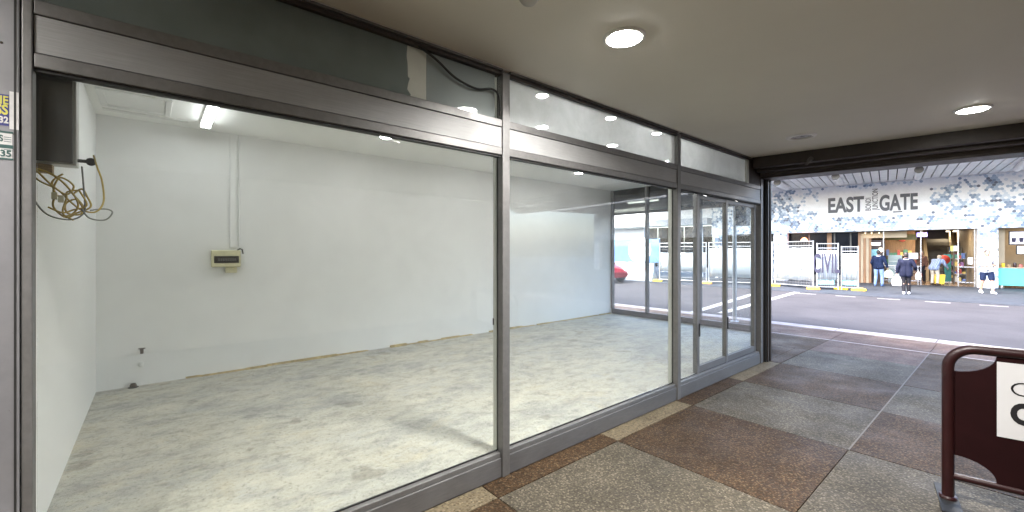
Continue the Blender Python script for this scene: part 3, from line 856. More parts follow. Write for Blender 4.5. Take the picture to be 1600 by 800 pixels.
# pedestrian signal pole at the kerb
sp = thing('signal_pole', (-1.83, 10.45, 0), 'slim grey kerbside pole carrying a small signal head', 'traffic light')
MB().tube([(0, 0, 0), (0, 0, 3.1)], 0.045, 14).build('pole', 'galv', sp)
MB().lathe([(0.09, 0), (0.09, 0.02), (0.05, 0.03)], (0, 0, 0), n=18).build('base_plate', 'galv', sp)
hd_ = MB().box(0.06, 0.30, -0.12, 0.12, 2.25, 2.80).build('signal_head', 'boxgrey', sp, 0.02)
for z in (2.39, 2.65):
    MB().lathe([(0.085, -0.001), (0.085, -0.10), (0.075, -0.10), (0.075, -0.001)], (0.18, -0.12, z), 'y', 16).build('visor', 'black', hd_)
    MB().lathe([(0.072, -0.003), (0.0005, -0.012)], (0.18, -0.12, z), 'y', 16).build('lens', 'dimlens', hd_)
MB().box(0.04, 0.07, -0.03, 0.03, 2.35, 2.39).build('bracket', 'galv', sp)

# ================================================================== FAR BUILDING
OX, OY = -0.5, 28.5
fb = thing('shopping_centre', (OX, OY, 0), 'shopping centre with blue and white hexagon cladding and the EAST GATE sign', 'building', rz=ANG)
T0, T1, B0, B1 = -9.6, 24.0, 2.71, 5.15
MB().box(T0, T1, 0.03, 0.5, B0, 9.0).build('upper_wall', 'wallwhite', fb)
hexm = MB()
hr = 0.068
def hexes(x0, x1, z0, z1, yb=0.0):
    dx = hr * math.sqrt(3); dz = hr * 1.5
    j = 0; z = z0
    while z < z1 + hr:
        x = x0 + (dx / 2 if j % 2 else 0)
        while x < x1 + dx / 2:
            n1 = noise.noise(Vector((x * 0.75, z * 1.1, 3.1)))
            n2 = noise.noise(Vector((x * 2.1, z * 2.4, 9.7)))
            vv_ = 0.40 * n1 + 0.70 * n2 + random.uniform(-0.42, 0.42) + 0.03
            if -4.1 < x < 0.35 and 3.45 < z < 4.98:
                edge_d = min(x + 4.1, 0.35 - x, z - 3.45, 4.98 - z)
                vv_ = vv_ - 0.5 - edge_d * 3
            if random.random() < 0.05 and vv_ > -0.3: vv_ = random.uniform(0.5, 0.8)
            mi = 0 if vv_ < 0.0 else 1 if vv_ < 0.14 else 2 if vv_ < 0.40 else 3 if vv_ < 0.66 else 4
            pts = []
            for k in range(6):
                a_ = math.pi / 3 * k + math.pi / 6
                pts.append((min(max(x + hr * 0.965 * math.cos(a_), x0), x1), min(max(z + hr * 0.965 * math.sin(a_), z0), z1)))
            if max(p[0] for p in pts) - min(p[0] for p in pts) > 0.02 and max(p[1] for p in pts) - min(p[1] for p in pts) > 0.02:
                y_ = yb - random.uniform(0.006, 0.012)
                hexm.add([(p[0], yb + 0.02, p[1]) for p in pts] + [(p[0], y_, p[1]) for p in pts],
                         [(6, 7, 8, 9, 10, 11)] + [(k, (k + 1) % 6, 6 + (k + 1) % 6, 6 + k) for k in range(6)], False, mi)
            x += dx
        z += dz; j += 1
hexes(T0, T1, B0, B1)
MB().box(T0, T1, 0.001, 0.0295, B0 - 0.001, B1 + 0.02).build('band_backing', 'wallwhite', fb)
for a, b in ((-6.2, -5.53), (1.86, 2.48), (7.6, 8.3), (15.0, 15.7), (23.3, 24.0), (-9.4, -8.9)):
    MB().box(a, b, 0.03, 0.55, 0.0, B0 - 0.002).build('pillar', 'wallwhite', fb)
    hexes(a, b, 0.0, B0 - 0.005, 0.012)
ho = hexm.build('hexagon_cladding', HEXM, fb); ho['kind'] = 'stuff'
sg = (R(90), 0, 0)
text('sign_letters', 'EAST', 1.08, 'signgrey', fb, (-3.64, -0.02, 3.76), sg, 1.50, 0.02, 0.036)
text('sign_letters', 'GATE', 1.08, 'signgrey', fb, (-1.54, -0.02, 3.74), sg, 1.42, 0.02, 0.036)
sv = (R(90), R(-90), 0)
text('sign_letters', 'BONDI', 0.31, 'signgrey', fb, (-1.87, -0.02, 3.76), sv, 0.66, 0.012, 0.004)
text('sign_letters', 'JUNCTION', 0.31, 'signgrey', fb, (-1.60, -0.02, 3.76), sv, 1.10, 0.012, 0.004)
MB().box(-1.02, -0.68, -0.03, -0.013, 3.60, 3.66).build('sign_tag', 'signgrey', fb)
# soffit of the big awning
MB().box(-14, T1, -5.0, 0.0, 5.27, 5.6).build('awning_deck', 'darkgap', fb)
MB().box(-14, T1, -5.15, -5.01, 5.15, 5.75).build('awning_fascia', 'fasciagrey', fb)
me = MB().box(0.0, 0.262, -5.0, -0.02, 5.175, 5.26).mesh('soffit_slat'); me.materials.append(M['slat'])
x = -14
while x < T1 - 0.3:
    o = put('soffit_slat', me, fb); o.location = (x, 0, random.uniform(-0.004, 0.004)); x += 0.305
for t_, y_ in ((-5.3, -4.3), (-3.0, -4.5), (-0.25, -4.2), (2.7, -4.3)):
    MB().tube([(t_, y_, 5.06), (t_ + 0.05, y_ + 2.4, 5.04)], 0.13, 14).build('soffit_pipe', 'slat', fb)
    MB().lathe([(0.15, -0.04), (0.15, 0.03)], (t_, y_, 5.05), 'y', 16).build('pipe_cap', 'boxgrey', fb)
# left wing
MB().box(-34, T0 - 0.01, 0.25, 0.6, 3.75, 8.5).build('wing_wall', 'wallwhite', fb)
MB().box(-34, T0 - 0.01, -0.9, 0.24, 3.35, 3.76).build('wing_fascia', 'fasciagrey', fb)
MB().box(-34, -14.2, 0.25, 0.6, -0.0, 3.34).build('wing_wall', 'wallwhite', fb)
for i in range(5):
    a = -14.1 + i * 0.9
    MB().box(a, a + 0.84, 0.3, 0.34, 0.6, 3.3).build('window', 'glass_dark', fb)
for a, b in ((-10.65, -10.2),):
    MB().box(a, b, 0.2, 0.28, 0, 3.34).build('pillar', HEXM[1], fb)
for i in range(4):
    MB().box(-17.6 + i * 0.9, -17.0 + i * 0.9, 0.2, 0.249, 2.35, 2.5).build('vent', 'boxgrey', fb)
# shop behind the fence
MB().box(-8.9, -2.32, 0.8, 0.84, 0.0, 2.70).build('window', 'glass_dark', fb)
for a in (8.31, 10.55, 12.79, 15.71, 18.25, 20.79):
    MB().box(a, a + (2.2 if a < 15 else 2.5), 0.4, 0.44, 0.0, 2.70).build('window', 'glass_dark', fb)
MB().box(-8.9, -6.25, 0.3, 0.34, 0.0, 2.70).build('window', 'glass_dark', fb)
for x in (-4.6, -3.45, -2.75):
    MB().box(x, x + 0.06, 0.7, 0.79, 0.0, 2.7).build('window_frame', 'boxgrey', fb)
MB().box(-3.75, -3.55, 0.72, 0.79, 1.7, 2.7).build('window_frame', 'timber', fb)
MB().box(-5.5, -2.3, 0.7, 0.799, 0.0, 0.35).build('stall_riser', 'boxgrey', fb)
MB().box(-9.5, 9, 0.52, 0.9, 2.705, 3.0).build('lintel', 'boxgrey', fb)
pl = thing('pendant_lamp', (-5.3, 28.3, 2.3), 'glowing orange pendant lamp in the dark shop window behind the fence', 'lamp')
MB().tube([(0, 0, 0.45), (0, 0, 0.14)], 0.008, 6).build('flex', 'black', pl)
MB().lathe([(0.03, 0.15), (0.09, 0.12), (0.16, 0.02), (0.17, -0.04), (0.0005, -0.05)], (0, 0, 0), n=18).build('lamp_shade', 'orangelamp', pl)

# entrance hall
def fw(t_, d_, z=0.0):
    return (OX + t_ * math.cos(ANG) - d_ * math.sin(ANG), OY + t_ * math.sin(ANG) + d_ * math.cos(ANG), z)
MB().box(-2.3, 1.86, 0.55, 10, -0.1, 0.012).build('hall_floor', 'malltile', fb)
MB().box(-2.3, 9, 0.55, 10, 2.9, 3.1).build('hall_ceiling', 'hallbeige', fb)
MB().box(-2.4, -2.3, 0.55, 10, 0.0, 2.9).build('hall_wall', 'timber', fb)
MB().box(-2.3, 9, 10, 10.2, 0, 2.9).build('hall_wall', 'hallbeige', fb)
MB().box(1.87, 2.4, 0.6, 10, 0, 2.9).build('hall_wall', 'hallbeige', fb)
for i in range(4):
    MB().box(-2.29 + i * 0.11, -2.19 + i * 0.11, 0.5, 0.55, 0.0, 2.35).build('timber_panel', 'timber' if i % 2 else 'beige', fb)
MB().box(-2.3, -0.5, 0.62, 0.70, 2.36, 2.9).build('bulkhead', 'beige', fb)
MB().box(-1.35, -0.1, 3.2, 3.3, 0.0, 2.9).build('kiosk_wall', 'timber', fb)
MB().lathe([(0.16, 0), (0.16, -0.04), (0.0005, -0.045)], (-0.62, 3.19, 2.35), 'y', 20).build('round_sign', 'redtext', fb)
for i in range(3):
    MB().box(-1.3, -0.12, 2.9, 3.19, 0.5 + i * 0.45, 0.53 + i * 0.45).build('shelf', 'beige', fb)
shelfcols = [plain('package %d' % i, c, 0.5, var=0.1) for i, c in enumerate([(0.5, 0.08, 0.06), (0.1, 0.16, 0.4), (0.6, 0.45, 0.12), (0.55, 0.55, 0.5), (0.08, 0.25, 0.16), (0.3, 0.13, 0.3)])]
for i in range(3):
    x = -1.28
    while x < -0.25:
        wd = random.uniform(0.08, 0.18); h = random.uniform(0.14, 0.34)
        MB().box(x, x + wd, 2.95, 3.15, 0.531 + i * 0.45, 0.531 + i * 0.45 + h).build('package', random.choice(shelfcols), fb)
        x += wd + 0.02
pb = thing('poster_booth', fw(-1.68, 0.95, 0.012), 'dark booth with a cyan and red poster inside the mall entrance', 'booth', rz=ANG)
MB().box(-0.28, 0.28, 0, 0.6, 0.0, 2.25).build('case', plain('dark booth', (0.035, 0.018, 0.015), 0.4), pb, 0.01)
MB().box(-0.2, 0.16, -0.02, -0.002, 1.0, 1.75).build('poster', plain('pale cyan poster', (0.3, 0.62, 0.7), 0.4, var=0.3), pb)
MB().box(-0.18, -0.05, -0.03, -0.021, 1.1, 1.35).build('poster_spot', 'redtext', pb)
MB().box(-0.2, 0.18, -0.03, -0.002, 1.98, 2.10).build('lit_header', emitter('booth header glow', (1, .95, .85), 0.5), pb)
MB().box(0.12, 0.24, -0.03, -0.002, 1.62, 1.82).build('lit_panel', emitter('booth panel glow', (1, .85, .6), 0.8), pb)
# glazed entrance screen
en = thing('entrance_screen', fw(0, 0.35, 0), 'stainless framed glass entrance of the shopping centre with handrails', 'entrance', rz=ANG)
for x in (-1.38, 0.0, 1.27, 1.80):
    MB().box(x - 0.02, x + 0.02, -0.03, 0.03, 0, 2.70).build('post', 'chrome', en, 0.005)
for a, b in ((-1.34, -0.04), (1.31, 1.76)):
    MB().box(a, b, -0.004, 0.004, 0.03, 2.17).build('glass_pane', 'glass_far', en)
    MB().tube([(a, -0.07, 0.92), (b, -0.07, 0.92)], 0.025, 10).build('handrail', 'chrome', en)
    MB().box(a, b, -0.02, 0.02, 0.18, 0.22).build('low_rail', 'chrome', en)
for x in (-0.95, -0.5, -0.12):
    MB().box(x, x + 0.03, -0.09, -0.05, 0, 0.9).build('rail_post', 'chrome', en)
for (x0, x1, z0, z1, mt) in ((-0.44, -0.10, 1.28, 1.58, 'sheet'), (1.58, 1.74, 1.05, 1.38, 'sheet'), (1.02, 1.12, 1.68, 1.92, 'st_yellow'), (1.121, 1.24, 1.68, 1.92, 'sheet')):
    MB().box(x0, x1, -0.014, -0.008, z0, z1).build('notice', mt, en)
# escalator
es = thing('escalator', fw(1.0, 5.0, 0.012), 'escalator with cream sides rising inside the shopping centre', 'escalator', rz=ANG)
for x in (-0.62, 0.55):
    MB().extr([(-0.6, 0), (0.3, 0), (3.4, 2.2), (3.4, 2.9), (2.5, 2.9), (-0.6, 0.9)], 'x', x, x + 0.12).build('balustrade', 'beige', es)
    MB().tube([(x + 0.06, -0.6, 0.94), (x + 0.06, 0.1, 1.0), (x + 0.06, 2.6, 2.88)], 0.04, 8).build('handrail', 'black', es)
for i in range(12):
    MB().box(-0.49, 0.54, -0.2 + i * 0.28, 0.1 + i * 0.28, 0.0 + i * 0.2, 0.2 + i * 0.2).build('step', 'boxgrey', es)
# lights in the hall
def strip(t_, d_, L_, label, mat='striplamp', pw=0.0, z=2.86):
    o = thing('ceiling_strip', fw(t_, d_, z), label, 'ceiling light', 'mall ceiling lights', rz=ANG)
    MB().box(-L_ / 2, L_ / 2, -0.06, 0.06, 0.0, 0.039).build('housing', 'white', o)
    MB().box(-L_ / 2 + .02, L_ / 2 - .02, -0.05, 0.05, -0.03, -0.001).build('diffuser', mat, o)
    if pw:
        ld = bpy.data.lights.new('strip_lamp', 'AREA'); ld.shape = 'RECTANGLE'; ld.size = L_; ld.size_y = 0.3
        ld.energy = pw * LAMP; ld.color = (1.0, 0.82, 0.58)
        lo = bpy.data.objects.new('strip_lamp', ld); col.objects.link(lo); lo.parent = o; lo.location = (0, 0, -0.05)
strip(-0.4, 1.6, 0.9, 'long lit strip on the mall ceiling above the glass entrance', pw=6.5)
strip(0.8, 2.4, 0.9, 'lit strip on the mall ceiling before the escalator', pw=6.5)
strip(-1.0, 5.0, 1.2, 'lit strip deep on the mall ceiling left of the escalator', pw=6.5)
strip(1.5, 7.5, 0.9, 'lit strip deep on the mall ceiling behind the escalator', pw=6)
for i, x in enumerate((-2.1, -1.85, -1.55)):
    o = thing('spot_lamp', fw(x, 0.45, 2.62), 'small warm spot lamp on the timber bulkhead of the mall entrance', 'lamp', 'spot lamps at the mall entrance')
    MB().lathe([(0.03, 0.08), (0.045, 0.0), (0.04, -0.005)], (0, 0, 0), n=14).build('body', 'chrome', o)
    MB().lathe([(0.04, -0.004), (0.0005, -0.012)], (0, 0, 0), n=14).build('lens', 'warmlamp', o)
o = thing('hanging_sign', fw(0.17, 3.2, 2.45), 'small violet lit sign hanging from the mall ceiling', 'sign', rz=ANG)
MB().box(-0.2, 0.2, 0, 0.08, 0, 0.22).build('case', 'bluesign', o)
MB().tube([(0, 0.04, 0.22), (0, 0.04, 0.45)], 0.01, 6).build('rod', 'chrome', o)
o = thing('round_sign_stand', fw(0.92, 2.2, 0.012), 'round red and black sign on a thin stand inside the mall', 'sign', rz=ANG)
MB().lathe([(0.24, 0.0), (0.24, -0.03), (0.0005, -0.035)], (0, 0, 1.22), 'y', 24).build('disc', plain('red disc', (0.30, 0.03, 0.02), 0.4, var=0.3, vs=12), o)
MB().tube([(0, 0.02, 0), (0, 0.02, 1.2)], 0.02, 8).build('pole', 'black', o)
MB().lathe([(0.18, 0), (0.18, 0.02), (0.02, 0.03)], (0, 0.02, 0), n=18).build('base', 'black', o)
o = thing('mobile_bin', fw(0.66, 0.62, 0.012), 'orange yellow wheeled bin just inside the mall entrance', 'bin', rz=ANG)
MB().extr([(-0.16, 0.06), (0.16, 0.06), (0.2, 0.52), (-0.2, 0.52)], 'y', -0.12, 0.12).build('tub', 'yfoot', o, 0.01)
MB().tube([(-0.19, 0.13, 0.5), (-0.19, 0.2, 0.66), (0.19, 0.2, 0.66), (0.19, 0.13, 0.5)], 0.014, 8).build('handle', 'black', o)
for x in (-0.13, 0.13):
    MB().lathe([(0.04, -0.015), (0.04, 0.015)], (x, 0, 0.04), 'y', 12).build('wheel', 'tyre', o)
o = thing('display_unit', fw(-0.95, 1.9, 0.012), 'pale blue grey display cabinet behind the glass entrance', 'cabinet', rz=ANG)
MB().box(-0.25, 0.3, 0, 0.4, 0, 1.45).build('case', plain('blue grey laminate', (0.36, 0.44, 0.46), 0.4), o)
for z in (0.4, 0.75, 1.1):
    MB().box(-0.22, 0.27, -0.02, -0.002, z, z + 0.03).build('shelf_edge', 'white', o)
o = thing('teal_banner', fw(1.14, 3.4, 0.012), 'narrow teal pull up banner inside the mall entrance', 'banner', rz=ANG)
MB().box(-0.14, 0.14, 0, 0.02, 0.05, 1.5).build('sheet', plain('deep teal print', (0.02, 0.16, 0.18), 0.5), o)
MB().box(-0.18, 0.18, -0.06, 0.1, 0, 0.049).build('base', 'chrome', o)

def stand(t_, d_, wd, h, label):
    o = thing('display_stand', fw(t_, d_, 0.012), label, 'display stand', rz=ANG)
    for x in (-wd / 2, wd / 2 - .03):
        MB().box(x, x + .03, 0, .35, 0, h).build('upright', 'boxgrey', o)
    n = int(h / .38)
    for k in range(n):
        z = .12 + k * .38
        MB().box(-wd / 2 + .031, wd / 2 - .031, 0, .35, z, z + .025).build('shelf', 'chrome', o)
        x = -wd / 2 + .04
        while x < wd / 2 - .12:
            w_ = random.uniform(.05, .12)
            MB().box(x, x + w_, .03, .25, z + .026, z + .026 + random.uniform(.1, .28)).build('package', random.choice(shelfcols), o)
            x += w_ + random.uniform(.01, .04)
stand(-0.7, 4.4, 0.9, 1.7, 'tall shelf stand of mixed packages at the left of the mall hall')
stand(0.25, 6.3, 0.8, 1.3, 'low shelf stand of packages before the escalator foot')
stand(1.5, 2.2, 0.45, 1.6, 'narrow shelf stand behind the right glass panel of the entrance')
stand(1.55, 5.0, 0.5, 1.9, 'tall narrow shelf stand beside the escalator')
for i, (a, d_) in enumerate([(-1.9, 2.0), (-1.2, 2.6), (-0.2, 3.0), (0.6, 3.6), (1.3, 2.9), (-0.6, 5.6), (0.4, 5.2), (1.5, 4.2), (-1.5, 4.4)]):
    o = thing('hall_spot', fw(a, d_, 2.9), 'tiny warm recessed spot in the beige mall ceiling', 'downlight', 'recessed spots in the mall ceiling')
    MB().lathe([(0.06, -.001), (0.06, -.012), (0.045, -.014)], (0, 0, 0), n=12).build('ring', 'chrome', o)
    MB().lathe([(0.045, -.013), (0.0005, -.016)], (0, 0, 0), n=12).build('lens', 'warmlamp', o)
MB().box(0.42, 1.15, 4.2, 4.26, 2.35, 2.89).build('dark_void_panel', 'darkgap', fb)  # dark sheet standing in for the shaded void over the escalator
MB().box(-1.32, -0.1, 1.5, 1.58, 2.25, 2.55).build('fascia_sign', plain('olive fascia', (0.16, 0.15, 0.06), 0.5, var=0.2), fb)

# kiosk at the right
kk = thing('kiosk_counter', fw(4.4, 0.25, 0), 'turquoise fronted kiosk counter beside the hexagon pillar', 'counter', rz=ANG)
MB().box(-1.88, 2.9, 0.0, 0.7, 0.13, 0.90).build('front', 'turq', kk, 0.006)
MB().box(-1.9, 2.92, -0.04, 0.74, 0.901, 0.945).build('top', 'beige', kk, 0.004)
for x in (-1.8, -0.3, 1.2, 2.7):
    MB().box(x, x + 0.06, 0.06, 0.12, 0.0, 0.129).build('leg', 'chrome', kk)
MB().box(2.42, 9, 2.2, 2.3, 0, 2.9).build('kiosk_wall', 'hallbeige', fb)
MB().box(2.48, 2.75, 0.56, 0.7, 0.0, 2.7).build('kiosk_jamb', 'beige', fb)
MB().box(2.41, 9, 0.8, 10, -0.1, 0.01).build('kiosk_floor', 'malltile', fb)
o = thing('menu_screen', fw(3.42, 0.60, 1.95), 'wide lit grey menu screen hanging over the turquoise counter', 'screen', rz=ANG)
MB().box(-0.55, 0.7, 0, 0.06, 0.0, 0.62).build('bezel', 'black', o, 0.01)
MB().box(-0.51, 0.66, -0.006, -0.001, 0.04, 0.58).build('display', 'screen1', o)
for i in range(5):
    x = -0.40 + i * 0.22
    MB().lathe([(0.055, 0.0), (0.07, 0.15), (0.06, 0.2)], (x, -0.012, 0.12), 'z', 10).build('cup_picture', 'lilac', o)
o = thing('order_screen', fw(3.55, 0.66, 1.52), 'dark navy screen with cyan lettering under the menu screen', 'screen', rz=ANG)
MB().box(-0.45, 0.55, 0, 0.05, 0, 0.40).build('bezel', 'black', o, 0.008)
MB().box(-0.42, 0.52, -0.005, -0.001, 0.03, 0.37).build('display', 'screen2', o)
text('lettering', 'AND', 0.22, 'cyan', o, (-0.36, -0.008, 0.12), sg, 0.46, 0.001, 0.004)
strip(3.6, 1.2, 1.0, 'lit strip on the ceiling over the kiosk counter', pw=5)
jc = ['yfoot', 'wood', 'maroon', 'redtext', 'boxgrey', 'white', 'beige']
for i in range(9):
    o = thing('jar', fw(2.68 + i * 0.17, 0.4, 0.945), ['yellow','timber brown','maroon','red','dark grey','white','beige'][i % 7] + ' jar with a dark lid standing on the turquoise counter', 'jar', 'jars on the turquoise counter')
    h = random.uniform(0.12, 0.24)
    MB().lathe([(0.05, 0), (0.055, 0.01), (0.055, h * 0.8), (0.045, h * 0.9)], (0, 0, 0), n=12).build('body', jc[i % 7], o)
    MB().lathe([(0.048, h * 0.9), (0.048, h), (0.0005, h + 0.004)], (0, 0, 0), n=12).build('lid', 'boxgrey', o)

# ================================================================== CONSTRUCTION FENCE
def fence_panel(p, q_, h, label, cloth, z0=0.0, base=0.12, cz=(0.35, None)):
    a, b = Vector(p), Vector(q_); d_ = b - a; L_ = d_.length
    t = thing('temporary_fence', (a.x, a.y, z0), label, 'fence', 'temporary fence panels', rz=math.atan2(d_.y, d_.x))
    for x in (0.03, L_ - 0.03):
        MB().tube([(x, 0, 0.02), (x, 0, h)], 0.022, 10).build('post', 'galv', t)
    for z in (base, h - 0.22, h - 0.03):
        MB().tube([(0.03, 0, z), (L_ - 0.03, 0, z)], 0.016, 8).build('rail', 'galv', t)
    m = MB(); x = 0.09
    while x < L_ - 0.05:
        m.tube([(x, 0, base), (x, 0, h - 0.03)], 0.0017, 4); x += 0.075
    z = base + 0.15
    while z < h - 0.1:
        m.tube([(0.03, 0, z), (L_ - 0.03, 0, z)], 0.003, 4); z += 0.3
    o = m.build('wire_mesh', 'galv', t); o['kind'] = 'stuff'
    if cloth:
        n = 14; v = []
        zt = cz[1] or h - 0.30
        for i in range(n + 1):
            xx = 0.05 + (L_ - 0.1) * i / n
            for z in (cz[0] + 0.015 * math.sin(i * 1.3), (cz[0] + zt) / 2, zt - 0.02 * abs(math.sin(i * 0.9))):
                v.append((xx, 0.03 + 0.012 * math.sin(i * 1.7 + z * 3), z))
        f = []
        for i in range(n):
            for k in range(2):
                f.append((i * 3 + k, (i + 1) * 3 + k, (i + 1) * 3 + k + 1, i * 3 + k + 1))
        o = MB().add(v, f, True).build('shade_cloth', cloth, t)
        sd_ = o.modifiers.new('thick', 'SOLIDIFY'); sd_.thickness = 0.004
    return t
def foot_block(x, y, mat, label, rz=0.0):
    t = thing('ballast_block', (x, y, 0), label, 'fence foot', 'fence foot blocks', rz=rz)
    MB().extr([(-0.25, 0.0), (0.25, 0.0), (0.235, 0.08), (0.11, 0.12), (-0.11, 0.12), (-0.235, 0.08)], 'y', -0.11, 0.11).build('block', mat, t, 0.02)
    for x_ in (-0.06, 0.06):
        MB().lathe([(0.035, 0.12), (0.035, 0.135), (0.025, 0.135), (0.025, 0.12)], (x_, 0, 0), n=12).build('socket', 'boxgrey', t)
PA = [(-12.6, 21.3), (-10.25, 21.35), (-7.7, 21.7), (-5.0, 22.75), (-3.22, 22.0)]
f1 = fence_panel(PA[3], PA[4], 2.13, 'tall temporary fence panel with white cloth and a yellow foot, next to the hexagon pillar', 'banner')
f2 = fence_panel((-3.14, 22.0), (-2.43, 22.45), 2.02, 'narrow temporary fence panel with CIVIL printed on its white cloth', 'banner', cz=(0.42, None))
f3 = fence_panel((-2.38, 22.48), (-1.80, 22.72), 1.88, 'end panel of the temporary fence with a teal strip, beside the mall entrance', 'banner', cz=(0.42, None))
fence_panel(PA[2], (-5.06, 22.7), 2.13, 'temporary fence panel with plain white cloth and blue top strip', 'banner')
fence_panel(PA[1], (-7.76, 21.68), 2.13, 'open temporary fence panel beside the blue hoarding', 'banner', cz=(0.6, 1.6))
text('lettering', 'CIVIL', 1.15, 'lilac', f2, (-0.12, -0.035, 0.75), sg, 0.98, 0.002, 0.022)
text('lettering', 'RIO', 0.9, 'faint', f1, (0.55, -0.03, 0.85), sg, 0.95, 0.002, 0.0)
MB().box(0.06, 0.55, 0.036, 0.05, 0.22, 0.42).build('teal_strip', 'tealp', f3)
MB().box(0.06, 0.68, 0.036, 0.05, 0.22, 0.42).build('teal_strip', 'tealp', f2)
for x, y, mt, l, rz in ((-4.95, 22.55, 'yfoot', 'yellow plastic foot of the tall fence panel by the hexagon pillar', 0.2),
                        (-3.22, 21.9, 'ofoot', 'orange plastic foot where the tall and narrow fence panels meet', 0.3),
                        (-1.80, 22.66, 'yfoot', 'yellow plastic foot at the free end of the fence near the mall entrance', 0.1),
                        (-2.43, 22.75, 'yfoot', 'yellow plastic foot behind the CIVIL fence panel', 0.1),
                        (-10.25, 21.2, 'yfoot', 'yellow plastic foot beside the blue hoarding', 0.2),
                        (-7.7, 21.55, 'ofoot', 'orange plastic foot of the plain white fence panels', 0.2)):
    foot_block(x, y, mt, l, rz)
# hoarding with blue print over white barriers
hg = thing('blue_hoarding', (-14.6, 21.6, 0), 'blue printed hoarding with a pale round motif beyond the glazed end', 'hoarding')
MB().box(-4.5, 4.2, 0.0, 0.06, 1.02, 2.36).build('panel', 'banner_blue', hg)
MB().lathe([(0.75, -0.014), (0.75, -0.02)], (2.95, 0, 1.75), 'y', 30).build('round_motif', plain('pale round print', (0.66, 0.74, 0.78), 0.6, var=0.1), hg)
MB().box(-4.5, 4.2, -0.012, -0.004, 1.95, 2.36).build('top_band', plain('light blue print', (0.11, 0.22, 0.38), 0.6, var=0.2, vs=2), hg)
for i in range(5):
    MB().box(-4.5 + i * 2.16, -4.44 + i * 2.16, 0.07, 0.13, 0, 2.4).build('post', 'galv', hg)
for i in range(5):
    t = thing('barrier', (-18.2 + i * 1.72, 21.25, 0), 'white water filled road barrier in the row below the blue hoarding', 'barrier', 'white barriers below the hoarding')
    MB().extr([(-0.28, 0), (0.28, 0), (0.24, 0.25), (0.12, 0.5), (0.09, 1.0), (-0.09, 1.0), (-0.12, 0.5), (-0.24, 0.25)], 'x', -0.84, 0.84).build('body', 'banner', t, 0.02)
    MB().box(-0.5, 0.5, -0.112, -0.104, 0.62, 0.70).build('red_print', 'redtext', t)

# ================================================================== RED CAR
car = thing('parked_car', (-12.95, 19.15, road_z(19.1)), 'red hatchback seen by its front through the glazed end of the shop', 'car', rz=R(-12))
def carbody():
    st = [  # x, half width, z_bottom, z_shoulder, z_top, half width at top
        (-1.98, 0.70, 0.42, 0.80, 0.98, 0.60), (-1.85, 0.80, 0.28, 0.92, 1.25, 0.58), (-1.3, 0.84, 0.22, 0.95, 1.46, 0.60),
        (-0.5, 0.85, 0.2, 0.95, 1.52, 0.62), (0.15, 0.85, 0.2, 0.94, 1.47, 0.60), (0.62, 0.85, 0.2, 0.93, 1.22, 0.62),
        (1.0, 0.84, 0.2, 0.88, 0.99, 0.66), (1.5, 0.82, 0.22, 0.78, 0.90, 0.62), (1.82, 0.77, 0.24, 0.64, 0.76, 0.52), (1.98, 0.62, 0.30, 0.52, 0.60, 0.40)]
    m = MB(); n = 9; v = []
    for x, hw, zb, zs, zt, ht in st:
        v += [(x, -hw * 0.85, zb), (x, -hw, zb + 0.12), (x, -hw, (zb + zs) / 2 + .1), (x, -hw * 0.97, zs), (x, 0, 0), ]
        v = v[:-1]
        v += [(x, -ht, zt - 0.03), (x, 0, zt), (x, ht, zt - 0.03), (x, hw * 0.97, zs), (x, hw, (zb + zs) / 2 + .1), (x, hw, zb + 0.12), (x, hw * 0.85, zb)]
    n = 11; f = []; mi = []
    for i in range(len(st) - 1):
        for j in range(n):
            f.append((i * n + j, (i + 1) * n + j, (i + 1) * n + (j + 1) % n, i * n + (j + 1) % n))
            glassy = (j in (3, 6) and 1 <= i <= 4) or (j in (4, 5) and i == 5) or (j in (4, 5) and i in (0, 1))
            mi.append(1 if glassy else 0)
    o = len(m.v)
    m.v += v
    for a_, b_ in zip(f, mi):
        m.f.append(a_); m.sm.append(True); m.mi.append(b_)
    m.add(v[:n], [tuple(range(n))], True); m.add(v[-n:], [tuple(range(n))], True)
    ob = m.build('body', ['carred', 'glass_dark'], car)
    sb_ = ob.modifiers.new('sub', 'SUBSURF'); sb_.levels = 2; sb_.render_levels = 2
carbody()
for x in (-1.25, 1.22):
    for s_ in (-1, 1):
        wobj = MB().lathe([(0.2, -0.1), (0.30, -0.1), (0.315, -0.07), (0.315, 0.07), (0.30, 0.1), (0.2, 0.1)], (x, s_ * 0.76, 0.315), 'y', 24).build('wheel', 'tyre', car)
        MB().lathe([(0.0005, s_ * 0.075), (0.06, s_ * 0.09), (0.2, s_ * 0.06), (0.21, s_ * 0.1)], (x, s_ * 0.76, 0.315), 'y', 20).build('rim', 'chrome', wobj)
for s_ in (-1, 1):
    MB().ball((1.70, s_ * 0.60, 0.66), (0.17, 0.12, 0.075), 14).build('headlight', plain('clear lamp lens', (0.7, 0.72, 0.75), 0.12, var=0.05), car)
    MB().ball((0.55, s_ * 0.93, 1.0), (0.06, 0.10, 0.07), 10).build('mirror', 'carred', car)
MB().box(1.86, 1.955, -0.42, 0.42, 0.46, 0.58).build('grille', 'black', car, 0.02)
MB().box(1.80, 1.93, -0.5, 0.5, 0.26, 0.37).build('lower_grille', 'black', car, 0.02)
MB().box(1.956, 1.975, -0.19, 0.19, 0.37, 0.465).build('number_plate', 'sheet', car)

